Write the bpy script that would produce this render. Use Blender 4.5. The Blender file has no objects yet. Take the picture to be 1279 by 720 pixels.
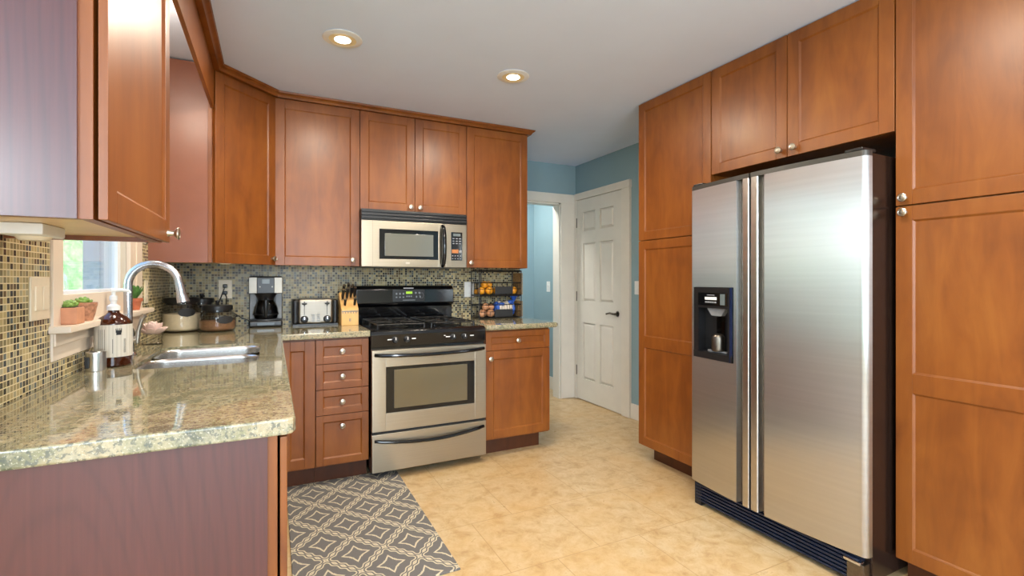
import bpy, bmesh, math, random
from mathutils import Vector, Matrix
random.seed(7)
PI = math.pi
sc = bpy.context.scene
COL = sc.collection

# ------------------------------------------------------------------ camera, exposure, world, lights
cam_d = bpy.data.cameras.new('camera'); cam = bpy.data.objects.new('camera', cam_d); COL.objects.link(cam)
cam.location = (0, 0, 1.2281); cam.rotation_euler = (PI/2, 0, math.radians(-26.30))
cam_d.sensor_width = 36; cam_d.lens = 606.36/1279*36; cam_d.shift_y = -9.15/1279; cam_d.clip_start = .02
sc.camera = cam
sc.view_settings.view_transform = 'Standard'; sc.view_settings.look = 'None'
sc.view_settings.gamma = 1; sc.view_settings.use_curve_mapping = False
sc.view_settings.exposure = 0.1
sc.cycles.max_bounces = 10; sc.cycles.diffuse_bounces = 5; sc.cycles.glossy_bounces = 5
sc.cycles.transparent_max_bounces = 12; sc.cycles.sample_clamp_indirect = 3; sc.cycles.denoising_prefilter = 'ACCURATE'; sc.cycles.use_denoising = True
sc.cycles.blur_glossy = .5

W = bpy.data.worlds.new('world'); sc.world = W; W.use_nodes = True
wn = W.node_tree.nodes; wl = W.node_tree.links
sky = wn.new('ShaderNodeTexSky'); sky.sky_type = 'NISHITA'; sky.sun_disc = False
sky.sun_elevation = math.radians(48); sky.sun_rotation = math.radians(120); sky.air_density = 1.0; sky.dust_density = 2.0
wl.new(sky.outputs[0], wn['Background'].inputs[0]); wn['Background'].inputs[1].default_value = 1.05

def area(name, loc, rot, sx, sy, power, color, shape='RECTANGLE', spread=PI):
    l = bpy.data.lights.new(name, 'AREA'); l.shape = shape; l.size = sx
    if shape == 'RECTANGLE': l.size_y = sy
    l.energy = power; l.color = color; l.spread = spread
    o = bpy.data.objects.new(name, l); o.location = loc; o.rotation_euler = rot; COL.objects.link(o); return o
WARM = (1.0, .88, .72); DAY = (.58, .78, 1.0)
# daylight entering through the openings behind and beside the camera
area('daylight_rear', (-.6, -4.25, 1.35), (-PI/2-.25, 0, PI), 3.4, 2.0, 100, DAY)
area('daylight_side', (-4.3, -1.2, 1.35), (0, -PI/2, 0), 2.0, 2.6, 35, DAY)
area('added_ceiling_uplight', (-.6, -5.0, .25), (PI/2+.8, 0, 0), 4.2, 1.8, 150, (.72, .86, 1.0))  # unseen uplight added outside the rear opening to lift the ceiling
for px_, py_ in ((-1.5, -1.3), (.6, -1.7)):      # unseen fill points added behind the camera to brighten the ceiling
    pd = bpy.data.lights.new('added_ceiling_fill', 'POINT'); pd.energy = 98; pd.color = (.86, .93, 1.0); pd.shadow_soft_size = .2
    po = bpy.data.objects.new('added_ceiling_fill', pd); po.location = (px_, py_, 1.75); COL.objects.link(po)
# recessed lamps: the two in view and the rest of the ceiling grid towards the camera
RECESSED = [(.316, 2.55), (1.279, 2.572)]
for (x, y) in RECESSED + [(.316, 1.0), (1.279, 1.0), (.316, -.9), (1.279, -.9)]:
    area('recessed_lamp', (x, y, 2.405 if y > 2 else 2.43), (0, 0, 0),   .13, .13, 17, WARM, 'DISK')
pl = bpy.data.lights.new('valance_lamp', 'POINT'); pl.energy = 9; pl.color = WARM; pl.shadow_soft_size = .09
po = bpy.data.objects.new('valance_lamp', pl); po.location = (-.45, 2.35, 2.3); COL.objects.link(po)
area('hall_lamp', (2.1, 4.75, 2.42), (0, 0, 0), .3, .3, 24, (1, .95, .88), 'DISK')

# ------------------------------------------------------------------ mesh helpers
class MB:
    """collects shapes into one mesh"""
    def __init__(s): s.bm = bmesh.new(); s.mi = 0; s.xf = Matrix.Identity(4)
    def _add(s, tmp):
        for f in tmp.faces: f.material_index = s.mi
        tmp.transform(s.xf)
        me = bpy.data.meshes.new('t'); tmp.to_mesh(me); tmp.free(); s.bm.from_mesh(me); bpy.data.meshes.remove(me)
        return s
    def m(s, i): s.mi = i; return s
    def box(s, x0, x1, y0, y1, z0, z1, b=0, seg=2):
        t = bmesh.new(); bmesh.ops.create_cube(t, size=1)
        bmesh.ops.scale(t, vec=(x1-x0, y1-y0, z1-z0), verts=t.verts)
        bmesh.ops.translate(t, vec=((x0+x1)/2, (y0+y1)/2, (z0+z1)/2), verts=t.verts)
        b = min(b, .45*min(abs(x1-x0), abs(y1-y0), abs(z1-z0)))
        if b > 0: bmesh.ops.bevel(t, geom=t.edges[:], offset=b, segments=seg, profile=.5, affect='EDGES', clamp_overlap=True)
        return s._add(t)
    def prism(s, pts, z0, z1, axis='z', b=0):
        """polygon pts extruded; axis z: (x,y); axis x: pts=(y,z); axis y: pts=(x,z)"""
        t = bmesh.new()
        def P(p, h): return {'z': (p[0], p[1], h), 'x': (h, p[0], p[1]), 'y': (p[0], h, p[1])}[axis]
        a = [t.verts.new(P(p, z0)) for p in pts]; c = [t.verts.new(P(p, z1)) for p in pts]; n = len(pts)
        t.faces.new(a); t.faces.new(c)
        for i in range(n): t.faces.new((a[i], a[(i+1) % n], c[(i+1) % n], c[i]))
        bmesh.ops.recalc_face_normals(t, faces=t.faces)
        if b: bmesh.ops.bevel(t, geom=t.edges[:], offset=b, segments=2, profile=.5, affect='EDGES', clamp_overlap=True)
        return s._add(t)
    def lathe(s, prof, c=(0, 0, 0), axis='z', seg=24):
        """prof = [(r, h)] revolved about an axis through c"""
        t = bmesh.new(); rings = []
        for r, h in prof:
            if r < 1e-6: rings.append([t.verts.new((0, 0, h))]); continue
            rings.append([t.verts.new((r*math.cos(2*PI*k/seg), r*math.sin(2*PI*k/seg), h)) for k in range(seg)])
        for A, B in zip(rings, rings[1:]):
            for k in range(seg):
                k2 = (k+1) % seg
                if len(A) == 1 and len(B) == 1: continue
                if len(A) == 1: t.faces.new((A[0], B[k], B[k2]))
                elif len(B) == 1: t.faces.new((A[k], A[k2], B[0]))
                else: t.faces.new((A[k], A[k2], B[k2], B[k]))
        if len(rings[0]) > 1 and prof[0] != prof[-1]: t.faces.new(rings[0][::-1])
        if len(rings[-1]) > 1 and prof[0] != prof[-1]: t.faces.new(rings[-1])
        bmesh.ops.recalc_face_normals(t, faces=t.faces)
        M = {'z': Matrix.Identity(4), 'y': Matrix.Rotation(PI/2, 4, 'X'), 'x': Matrix.Rotation(PI/2, 4, 'Y')}[axis]  # 'y': h runs to -y
        t.transform(Matrix.Translation(c) @ M)
        return s._add(t)
    def cyl(s, p0, p1, r, r1=None, seg=16):
        p0, p1 = Vector(p0), Vector(p1); d = p1-p0; L = d.length; r1 = r if r1 is None else r1
        t = bmesh.new(); bmesh.ops.create_cone(t, cap_ends=True, segments=seg, radius1=r, radius2=r1, depth=L)
        t.transform(Matrix.Translation((p0+p1)/2) @ d.to_track_quat('Z', 'Y').to_matrix().to_4x4())
        return s._add(t)
    def tube(s, pts, r, seg=10):
        """tube along pts; r a number or a list"""
        pts = [Vector(p) for p in pts]; n = len(pts); t = bmesh.new(); rings = []
        rr = r if isinstance(r, (list, tuple)) else [r]*n
        prev = None
        for i, p in enumerate(pts):
            d = (pts[min(i+1, n-1)]-pts[max(i-1, 0)]).normalized()
            u = (prev - d*prev.dot(d)) if prev is not None else d.orthogonal()
            u.normalize(); prev = u; v = d.cross(u)
            rings.append([t.verts.new(p+rr[i]*(u*math.cos(2*PI*k/seg)+v*math.sin(2*PI*k/seg))) for k in range(seg)])
        for A, B in zip(rings, rings[1:]):
            for k in range(seg): t.faces.new((A[k], A[(k+1) % seg], B[(k+1) % seg], B[k]))
        t.faces.new(rings[0][::-1]); t.faces.new(rings[-1])
        bmesh.ops.recalc_face_normals(t, faces=t.faces)
        return s._add(t)
    def ball(s, c, rx, ry=None, rz=None, u=16, v=10):
        ry = rx if ry is None else ry; rz = rx if rz is None else rz
        t = bmesh.new(); bmesh.ops.create_uvsphere(t, u_segments=u, v_segments=v, radius=1)
        bmesh.ops.scale(t, vec=(rx, ry, rz), verts=t.verts); bmesh.ops.translate(t, vec=c, verts=t.verts)
        return s._add(t)
    def quad(s, *pts):
        t = bmesh.new(); t.faces.new([t.verts.new(p) for p in pts]); return s._add(t)
    def build(s, name, mats, parent=None, smooth=35, loc=None):
        me = bpy.data.meshes.new(name)
        bm = s.bm
        uv = bm.loops.layers.uv.new('UVMap')
        for f in bm.faces:
            n = f.normal; f.smooth = True
            for l in f.loops:
                c = l.vert.co
                l[uv].uv = (c.x, c.y) if abs(n.z) > .8 else ((c.x, c.z) if abs(n.y) >= abs(n.x) else (c.y, c.z))
        bm.to_mesh(me); bm.free()
        me.set_sharp_from_angle(angle=math.radians(smooth))
        for m_ in (mats if isinstance(mats, (list, tuple)) else [mats]): me.materials.append(m_)
        o = bpy.data.objects.new(name, me); COL.objects.link(o)
        wn_ = o.modifiers.new('weighted_normal', 'WEIGHTED_NORMAL'); wn_.keep_sharp = True
        if parent is not None: o.parent = parent
        if loc is not None: o.location = loc
        return o

def thing(name, label, cat, loc=(0, 0, 0), rotz=0, group=None):
    o = bpy.data.objects.new(name, None); COL.objects.link(o); o.empty_display_size = .05
    o.location = loc; o.rotation_euler = (0, 0, rotz); o['label'] = label; o['category'] = cat
    if group: o['group'] = group
    return o
def tag(o, label, cat, group=None, kind=None):
    o['label'] = label; o['category'] = cat
    if group: o['group'] = group
    if kind: o['kind'] = kind
    return o
def struct(name, mb, mats, label=None, cat=None, **k):
    o = mb.build(name, mats, **k); o['kind'] = 'structure'
    if label: o['label'] = label
    if cat: o['category'] = cat
    return o

# ------------------------------------------------------------------ materials
def srgb(r, g, b):
    f = lambda c: (c/255/12.92) if c/255 <= .04045 else ((c/255+.055)/1.055)**2.4
    return (f(r), f(g), f(b), 1)
class NT:
    def __init__(s, name):
        s.mat = bpy.data.materials.new(name); s.mat.use_nodes = True; s.t = s.mat.node_tree
        s.b = s.t.nodes['Principled BSDF']; s.out = s.t.nodes['Material Output']
    def n(s, typ, **k):
        o = s.t.nodes.new(typ)
        for a, v in k.items(): setattr(o, a, v)
        return o
    def l(s, a, b): s.t.links.new(a, b)
    def math(s, op, a, b=None, c=None):
        o = s.n('ShaderNodeMath', operation=op)
        for i, v in enumerate((a, b, c)):
            if v is None: continue
            if isinstance(v, (int, float)): o.inputs[i].default_value = v
            else: s.l(v, o.inputs[i])
        return o.outputs[0]
    def mix(s, f, a, b, blend='MIX'):
        o = s.n('ShaderNodeMix', data_type='RGBA', blend_type=blend)
        for sock, v in ((o.inputs[0], f), (o.inputs[6], a), (o.inputs[7], b)):
            if isinstance(v, (int, float)): sock.default_value = v
            elif isinstance(v, tuple): sock.default_value = v
            else: s.l(v, sock)
        return o.outputs[2]
    def ramp(s, f, stops, interp='LINEAR'):
        o = s.n('ShaderNodeValToRGB'); o.color_ramp.interpolation = interp
        e = o.color_ramp.elements
        while len(e) < len(stops): e.new(.5)
        for k, (p, c) in enumerate(stops): e[k].position = p; e[k].color = c
        s.l(f, o.inputs[0]); return o.outputs[0]
    def coord(s, which='Object', scale=(1, 1, 1), loc=(0, 0, 0), rot=(0, 0, 0)):
        c = s.n('ShaderNodeTexCoord'); m = s.n('ShaderNodeMapping')
        m.inputs['Scale'].default_value = scale; m.inputs['Location'].default_value = loc; m.inputs['Rotation'].default_value = rot
        s.l(c.outputs[which], m.inputs[0]); return m.outputs[0]
    def noise(s, vec, scale=1, detail=3, rough=.5, dist=0):
        o = s.n('ShaderNodeTexNoise'); o.inputs['Scale'].default_value = scale; o.inputs['Detail'].default_value = detail
        o.inputs['Roughness'].default_value = rough; o.inputs['Distortion'].default_value = dist
        s.l(vec, o.inputs['Vector']); return o.outputs['Fac']
    def bump(s, h, strength=.1, dist=.002):
        o = s.n('ShaderNodeBump'); o.inputs['Strength'].default_value = strength; o.inputs['Distance'].default_value = dist
        s.l(h, o.inputs['Height']); s.l(o.outputs[0], s.b.inputs['Normal'])
    def set(s, **k):
        for a, v in k.items():
            i = s.b.inputs[a.replace('_', ' ')]
            if isinstance(v, (int, float, tuple)): i.default_value = v
            else: s.l(v, i)
        return s.mat

def plain(name, col, rough=.5, metal=0, var=.06, scale=30, **k):
    """one colour with a slight procedural variation"""
    t = NT(name); v = t.coord()
    nz = t.noise(v, scale, 3)
    c2 = tuple(max(0, min(1, x*(1-var*2))) for x in col[:3])+(1,)
    t.set(Base_Color=t.ramp(nz, [(.35, c2), (.65, col)]), Roughness=rough, Metallic=metal)
    for a, val in k.items(): t.b.inputs[a.replace('_', ' ')].default_value = val
    return t.mat

def wood(name, dark, mid, light, rough=.3, coat=.25):
    t = NT(name)
    g = t.noise(t.coord(scale=(14, 14, 2.2)), 1.0, 5, .6, .8)
    fine = t.noise(t.coord(scale=(160, 160, 6)), 1.0, 3, .6)
    blot = t.noise(t.coord(scale=(5, 5, 2.4)), 1.0, 3, .6, .4)
    c = t.ramp(t.math('ADD', t.math('MULTIPLY', g, .45), t.math('MULTIPLY', blot, .55)), [(.3, dark), (.5, mid), (.7, light)])
    c = t.mix(t.math('MULTIPLY', fine, .12), c, dark)
    t.set(Base_Color=c, Roughness=rough, Coat_Weight=coat, Coat_Roughness=.3, Specular_IOR_Level=.38)
    t.bump(fine, .04, .001)
    return t.mat
M = {}
M['wood'] = wood('stained_maple', srgb(98, 49, 14), srgb(127, 70, 22), srgb(144, 86, 31), .4, .2)
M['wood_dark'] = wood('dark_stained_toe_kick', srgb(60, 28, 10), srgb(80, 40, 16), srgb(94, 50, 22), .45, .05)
def laminate():
    t = NT('cherry_laminate_panel')
    v = t.coord(scale=(.2, 1, .2), loc=(0, -.38, -.02))
    d = t.noise(t.coord(scale=(3.2, 3.2, .9)), 1, 2, .5)
    w = t.n('ShaderNodeTexWave', wave_type='RINGS', rings_direction='X')
    w.inputs['Scale'].default_value = 13; w.inputs['Distortion'].default_value = 5; w.inputs['Detail'].default_value = 2; w.inputs['Detail Scale'].default_value = .8
    t.l(v, w.inputs['Vector'])
    fine = t.noise(t.coord(scale=(140, 140, 4)), 1, 3, .6)
    f = t.math('ADD', t.math('SUBTRACT', .16, t.math('MULTIPLY', t.math('POWER', w.outputs['Fac'], 5), .08)), t.math('ADD', t.math('MULTIPLY', fine, .34), t.math('MULTIPLY', d, .44)))
    t.set(Base_Color=t.ramp(f, [(.25, srgb(48, 20, 18)), (.5, srgb(72, 32, 29)), (.75, srgb(86, 41, 36))]), Roughness=.33, Coat_Weight=.35, Coat_Roughness=.25)
    return t.mat
M['laminate'] = laminate()
M['laminate_lit'] = plain('window_lit_laminate', srgb(130, 78, 56), .36, 0, .03, 9, Coat_Weight=.2, Coat_Roughness=.25)  # corner panel laminate, window light and reflection put into a paler colour
M['maple_raw'] = plain('maple_underside', srgb(214, 186, 140), .4, 0, .05, 12)
M['ceiling'] = plain('cool_tinted_ceiling', srgb(218, 231, 254), .8, 0, .01, 4)  # blue tint put into the colour to offset warm light off the floor
M['blue'] = plain('blue_wall_paint', srgb(138, 164, 172), .6, 0, .02, 5)
M['cream_wall'] = plain('cream_wall_paint', srgb(214, 205, 188), .7, 0, .02, 5)
M['white'] = plain('white_trim_paint', srgb(226, 220, 208), .4, 0, .02, 8)
M['door_white'] = plain('white_door_paint', srgb(222, 218, 208), .42, 0, .02, 8)
M['win_white'] = plain('warm_white_window_paint', srgb(232, 216, 196), .4, 0, .02, 8)
M['sash_white'] = plain('white_vinyl_sash', srgb(232, 238, 244), .35, 0, .02, 8)
M['ivory'] = plain('ivory_plastic', srgb(226, 212, 186), .35, 0, .02, 40)
M['plate_white'] = plain('white_plastic', srgb(230, 230, 226), .35, 0, .02, 40)
M['black'] = plain('black_plastic', srgb(22, 22, 24), .35, 0, .1, 60)
M['black_gloss'] = plain('black_enamel', srgb(13, 13, 15), .1, 0, .1, 20)
M['black_iron'] = plain('cast_iron', srgb(30, 29, 28), .42, .3, .2, 90)
M['rubber'] = plain('dark_seal', srgb(14, 13, 13), .6, 0, .1, 60)
M['grey_plastic'] = plain('grey_plastic', srgb(120, 122, 124), .4, 0, .05, 60)
M['white_mark'] = plain('white_print', srgb(225, 225, 225), .5, 0, .02, 60)
M['grey_mark'] = plain('grey_print', srgb(130, 132, 136), .5, 0, .02, 60)
M['trim_dark'] = plain('dark_grey_cap', srgb(70, 68, 64), .3, .3, .05, 60)
M['nickel'] = plain('brushed_nickel', srgb(206, 196, 180), .28, 1, .06, 80)
M['nickel_dark'] = plain('aged_nickel', srgb(120, 112, 102), .35, 1, .1, 80)
M['faucet'] = plain('satin_faucet_steel', srgb(198, 202, 210), .24, 1, .03, 40)
M['chrome'] = plain('polished_steel', srgb(222, 224, 228), .14, 1, .02, 40)
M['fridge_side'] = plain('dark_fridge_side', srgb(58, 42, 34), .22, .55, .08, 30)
M['fridge_grille'] = plain('black_blue_grille', srgb(22, 34, 54), .35, .2, .1, 60)
def steel(name, col, rough, aniso, rot=0.0, streak=(1, 1, 1)):
    t = NT(name)
    tan = t.n('ShaderNodeTangent', direction_type='UV_MAP', uv_map='UVMap')
    t.l(tan.outputs[0], t.b.inputs['Tangent'])
    st = t.noise(t.coord(scale=streak), 1, 2, .5)
    c2 = tuple(x*.93 for x in col[:3])+(1,)
    t.set(Base_Color=t.ramp(st, [(.3, c2), (.7, col)]), Metallic=1.0, Roughness=rough, Anisotropic=aniso, Anisotropic_Rotation=rot)
    return t.mat
M['steel_fridge'] = steel('brushed_stainless_door', srgb(204, 203, 200), .31, .97, 0, (1.5, 1.5, 60))
M['steel'] = steel('brushed_stainless', srgb(174, 163, 145), .34, .6, .25, (1.5, 1.5, 220))
M['steel_dull'] = steel('satin_appliance_steel', srgb(150, 144, 134), .45, .4, .25, (1.5, 1.5, 220))
M['steel_sink'] = steel('satin_stainless', srgb(208, 204, 198), .27, .5, 0, (3, 3, 3))
M['steel_bar'] = plain('satin_steel_bar', srgb(206, 204, 200), .28, 1, .04, 30)
def glass(name, col=(1, 1, 1, 1), rough=0.0, tint=.9):
    """thin clear glass: mostly transparent with a fresnel reflection"""
    t = NT(name); tr = t.n('ShaderNodeBsdfTransparent'); gl = t.n('ShaderNodeBsdfGlossy'); mx = t.n('ShaderNodeMixShader')
    fr = t.n('ShaderNodeFresnel'); fr.inputs[0].default_value = 1.45
    tr.inputs[0].default_value = tuple(c*tint for c in col[:3])+(1,); gl.inputs['Roughness'].default_value = rough+.03
    ge = t.n('ShaderNodeNewGeometry'); t.l(t.math('ADD', 1.45, t.math('MULTIPLY', ge.outputs['Backfacing'], 1/1.45-1.45)), fr.inputs[0])
    t.l(fr.outputs[0], mx.inputs[0]); t.l(tr.outputs[0], mx.inputs[1]); t.l(gl.outputs[0], mx.inputs[2]); t.l(mx.outputs[0], t.out.inputs[0])
    return t.mat
M['glass'] = glass('clear_glass', tint=.93)
M['pane'] = glass('window_glass', tint=.97)
M['smoke_glass'] = glass('smoked_glass', (.5, .5, .52, 1), 0, .8)
def emit(name, col, s):
    t = NT(name); t.set(Base_Color=col, Emission_Color=col, Emission_Strength=s); return t.mat
M['bulb'] = emit('lamp_bulb', (1, .93, .8, 1), 14)
M['lamp_baffle'] = plain('lamp_baffle', srgb(238, 218, 170), .4, 0, .02, 20)
M['lcd_green'] = emit('green_lit_display', srgb(150, 190, 40), .7)
M['lcd_dim'] = plain('display_grey', srgb(96, 104, 104), .25, 0, .03, 40)

def floor_mat():
    t = NT('travertine_tile_floor')
    br = t.n('ShaderNodeTexBrick', offset=.5, offset_frequency=2, squash=1)
    for k, v in (('Scale', 1), ('Brick Width', .457), ('Row Height', .457), ('Mortar Size', .0028), ('Mortar Smooth', .4), ('Bias', 0)): br.inputs[k].default_value = v
    br.inputs['Color1'].default_value = (0, 0, 0, 1); br.inputs['Color2'].default_value = (1, 1, 1, 1); br.inputs['Mortar'].default_value = (.5, .5, .5, 1)
    t.l(t.coord(loc=(-1.13+.457*4, -1.83+.457*6, 0)), br.inputs['Vector'])
    big = t.noise(t.coord(), 2.6, 4, .62, .5); mid = t.noise(t.coord(loc=(3, 1, 0)), 12, 7, .72, .4); sp = t.noise(t.coord(), 60, 4, .7)
    c = t.ramp(mid, [(.3, srgb(160, 126, 84)), (.46, srgb(188, 161, 118)), (.62, srgb(202, 180, 142)), (.75, srgb(208, 192, 162))])
    c = t.mix(t.math('MULTIPLY', t.ramp(big, [(.42, (0, 0, 0, 1)), (.7, (1, 1, 1, 1))]), .5), c, srgb(200, 162, 104))
    c = t.mix(t.math('MULTIPLY', t.ramp(sp, [(.58, (0, 0, 0, 1)), (.68, (1, 1, 1, 1))]), .35), c, srgb(170, 126, 76))
    c = t.mix(t.math('MULTIPLY', br.outputs['Color'], .16), c, srgb(196, 160, 108))
    c = t.mix(t.math('MULTIPLY', br.outputs['Fac'], .75), c, srgb(166, 134, 88))
    t.set(Base_Color=c, Roughness=t.ramp(mid, [(.3, (.36,)*3+(1,)), (.7, (.26,)*3+(1,))]))
    t.bump(t.math('SUBTRACT', t.math('MULTIPLY', mid, .15), br.outputs['Fac']), .25, .002)
    return t.mat
M['floor'] = floor_mat()
def granite():
    t = NT('speckled_granite')
    v = t.coord()
    a = t.noise(v, 7, 5, .62, 1.2); b = t.noise(t.coord(loc=(5, 2, 1)), 26, 5, .7, .6); c_ = t.noise(v, 90, 3, .65); d = t.noise(t.coord(loc=(1, 7, 3)), 200, 2, .6)
    c = t.ramp(a, [(.32, srgb(84, 88, 68)), (.45, srgb(130, 126, 94)), (.56, srgb(158, 143, 110)), (.68, srgb(104, 114, 102))])
    c = t.mix(t.math('MULTIPLY', t.ramp(b, [(.4, (0, 0, 0, 1)), (.62, (1, 1, 1, 1))]), .55), c, srgb(182, 172, 144))
    c = t.mix(t.math('MULTIPLY', t.ramp(c_, [(.5, (0, 0, 0, 1)), (.6, (1, 1, 1, 1))]), .75), c, srgb(74, 80, 74))
    c = t.mix(t.math('MULTIPLY', t.ramp(d, [(.58, (0, 0, 0, 1)), (.66, (1, 1, 1, 1))]), .55), c, srgb(206, 198, 176))
    t.set(Base_Color=c, Roughness=.06, Specular_IOR_Level=.55, Coat_Weight=.35, Coat_Roughness=.0)
    return t.mat
M['granite'] = granite()
def mosaic(name, uaxis, grout, stops, pitch=.0172):
    t = NT(name)
    sep = t.n('ShaderNodeSeparateXYZ'); t.l(t.coord(), sep.inputs[0]); cmb = t.n('ShaderNodeCombineXYZ')
    t.l(sep.outputs[uaxis], cmb.inputs[0]); t.l(sep.outputs['Z'], cmb.inputs[1])
    mp = t.n('ShaderNodeMapping'); mp.inputs['Location'].default_value = (20*pitch*5, 20*pitch*5, 0); t.l(cmb.outputs[0], mp.inputs[0])
    br = t.n('ShaderNodeTexBrick', offset=0, squash=1)
    for k, v in (('Scale', 1), ('Brick Width', pitch), ('Row Height', pitch), ('Mortar Size', pitch*.085), ('Mortar Smooth', .1), ('Bias', 0)): br.inputs[k].default_value = v
    br.inputs['Color1'].default_value = (0, 0, 0, 1); br.inputs['Color2'].default_value = (1, 1, 1, 1)
    t.l(mp.outputs[0], br.inputs['Vector'])
    wn_ = t.n('ShaderNodeTexWhiteNoise', noise_dimensions='2D')
    dv = t.n('ShaderNodeVectorMath', operation='DIVIDE'); dv.inputs[1].default_value = (pitch, pitch, 1); t.l(mp.outputs[0], dv.inputs[0])
    fl = t.n('ShaderNodeVectorMath', operation='FLOOR'); t.l(dv.outputs[0], fl.inputs[0]); t.l(fl.outputs[0], wn_.inputs['Vector'])
    c = t.ramp(wn_.outputs['Value'], stops, 'CONSTANT')
    c = t.mix(br.outputs['Fac'], c, grout)
    t.set(Base_Color=c, Specular_IOR_Level=.3, Roughness=t.math('ADD', .26, t.math('MULTIPLY', br.outputs['Fac'], .5)))
    t.bump(t.math('SUBTRACT', 1, br.outputs['Fac']), .3, .001)
    return t.mat
STOPS = [(0, srgb(150, 136, 98)), (.2, srgb(182, 164, 118)), (.36, srgb(122, 112, 82)), (.5, srgb(160, 154, 126)), (.62, srgb(58, 50, 40)), (.76, srgb(34, 34, 36)), (.86, srgb(96, 76, 48)), (.93, srgb(88, 96, 96))]
M['mosaic_back'] = mosaic('glass_mosaic_back', 'X', srgb(176, 168, 142), STOPS)
M['mosaic_left'] = mosaic('glass_mosaic_left', 'Y', srgb(214, 198, 156), STOPS)

def rug_mat():
    t = NT('woven_trellis_rug')
    sep = t.n('ShaderNodeSeparateXYZ'); t.l(t.coord(), sep.inputs[0])
    X = t.math('DIVIDE', t.math('SUBTRACT', sep.outputs[0], .46), .25); Y = t.math('DIVIDE', t.math('SUBTRACT', sep.outputs[1], 2.40), .294)
    a = t.math('ADD', X, Y); b = t.math('SUBTRACT', X, Y)
    def cen(v): return t.math('SUBTRACT', t.math('FRACT', t.math('ADD', v, 100.5)), .5)   # -.5...5, 0 at a diamond's centre
    ca, cb = cen(a), cen(b)
    A, B = t.math('ABSOLUTE', ca), t.math('ABSOLUTE', cb)
    mx = t.math('MAXIMUM', A, B); mn = t.math('MINIMUM', A, B)
    wav = t.math('MULTIPLY', t.math('COSINE', t.math('MULTIPLY', mn, 2*PI*4.0)), .02)
    m = t.math('ADD', mx, wav)
    # pointed inner star: max-norm pulled in between the corners
    star = t.math('ADD', mx, t.math('MULTIPLY', t.math('SUBTRACT', 1, t.math('DIVIDE', mn, t.math('MAXIMUM', mx, .001))), .07))
    star = t.math('SUBTRACT', star, t.math('MULTIPLY', t.math('LESS_THAN', mn, .035), .02))
    def line(v, c, w): return t.math('LESS_THAN', t.math('ABSOLUTE', t.math('SUBTRACT', v, c)), w)
    L = t.math('MAXIMUM', line(m, .497, .019), t.math('MAXIMUM', line(m, .425, .017), line(star, .225, .026)))
    weave = t.noise(t.coord(), 420, 2, .6); soft = t.noise(t.coord(), 14, 3)
    grey = t.mix(weave, srgb(84, 82, 82), srgb(118, 115, 112)); cream = t.mix(weave, srgb(182, 172, 142), srgb(216, 206, 178))
    c = t.mix(L, grey, cream); c = t.mix(t.math('MULTIPLY', soft, .12), c, srgb(120, 112, 100))
    t.set(Base_Color=c, Roughness=.9)
    t.bump(t.math('ADD', t.math('MULTIPLY', L, .6), weave), .5, .003)
    return t.mat
M['rug'] = rug_mat()
M['rug_edge'] = plain('rug_binding', srgb(112, 106, 98), .9, 0, .1, 200)

# ------------------------------------------------------------------ the setting
XL, YB, XR, ZC = -.60, 3.775, 2.88, 2.44      # left wall, back wall, right wall, ceiling
CT, CU = .922, .886                            # counter top and underside
YH = 4.31                                      # wall with the doorway
struct('floor', MB().box(-4.2, 3.2, -4.2, 1.07, -.05, 0).box(XL-.15, 3.2, 1.07, 5.3, -.05, 0), M['floor'])
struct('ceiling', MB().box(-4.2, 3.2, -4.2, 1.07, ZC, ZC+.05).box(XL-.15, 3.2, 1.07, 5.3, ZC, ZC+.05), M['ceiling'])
WY0, WY1, WZ0, WZ1 = 1.975, 2.775, 1.09, 2.12  # window opening in the left wall
w = MB()
w.box(XL-.15, XL, .95, WY0, 0, ZC).box(XL-.15, XL, WY1, YH+.12, 0, ZC).box(XL-.15, XL, WY0, WY1, 0, WZ0).box(XL-.15, XL, WY0, WY1, WZ1, ZC)
struct('wall_left', w, M['cream_wall'])
struct('wall_back', MB().box(XL, 1.95, YB, YH+.12, 0, ZC), M['blue'])
struct('wall_back_tiles', MB().box(XL+.01, 1.935, YB-.01, YB, CT, 1.42), M['mosaic_back'], 'small square glass mosaic backsplash behind the range', 'backsplash')
w = MB(); t0, t1 = XL, XL+.01
w.box(t0, t1, .98, 1.897, CT, 1.42).box(t0, t1, 1.897, 3.0, CT, 1.0).box(t0, t1, 3.0, YB-.01, CT, 1.42)
struct('wall_left_tiles', w, M['mosaic_left'], 'small square glass mosaic backsplash under and beside the window', 'backsplash')
# wall with the doorway (opening x 2.05..2.69, height 2.045)
DX0, DX1, DH = 2.05, 2.69, 2.035
w = MB().box(1.95, DX0, YH, YH+.12, 0, ZC).box(DX1, XR, YH, YH+.12, 0, ZC).box(DX0, DX1, YH, YH+.12, DH, ZC)
struct('wall_doorway', w, M['blue'])
struct('wall_right', MB().box(XR, XR+.15, -4.0, YH+.12, 0, ZC), M['blue'])
struct('wall_hall_right', MB().box(2.84, XR+.15, YH+.12, 5.15, 0, ZC), M['blue'])
struct('wall_hall_far', MB().box(1.0, XR+.15, 5.15, 5.27, 0, ZC), M['blue'])
struct('wall_hall_left', MB().box(.9, 1.0, YH+.12, 5.27, 0, ZC), M['blue'])
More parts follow.
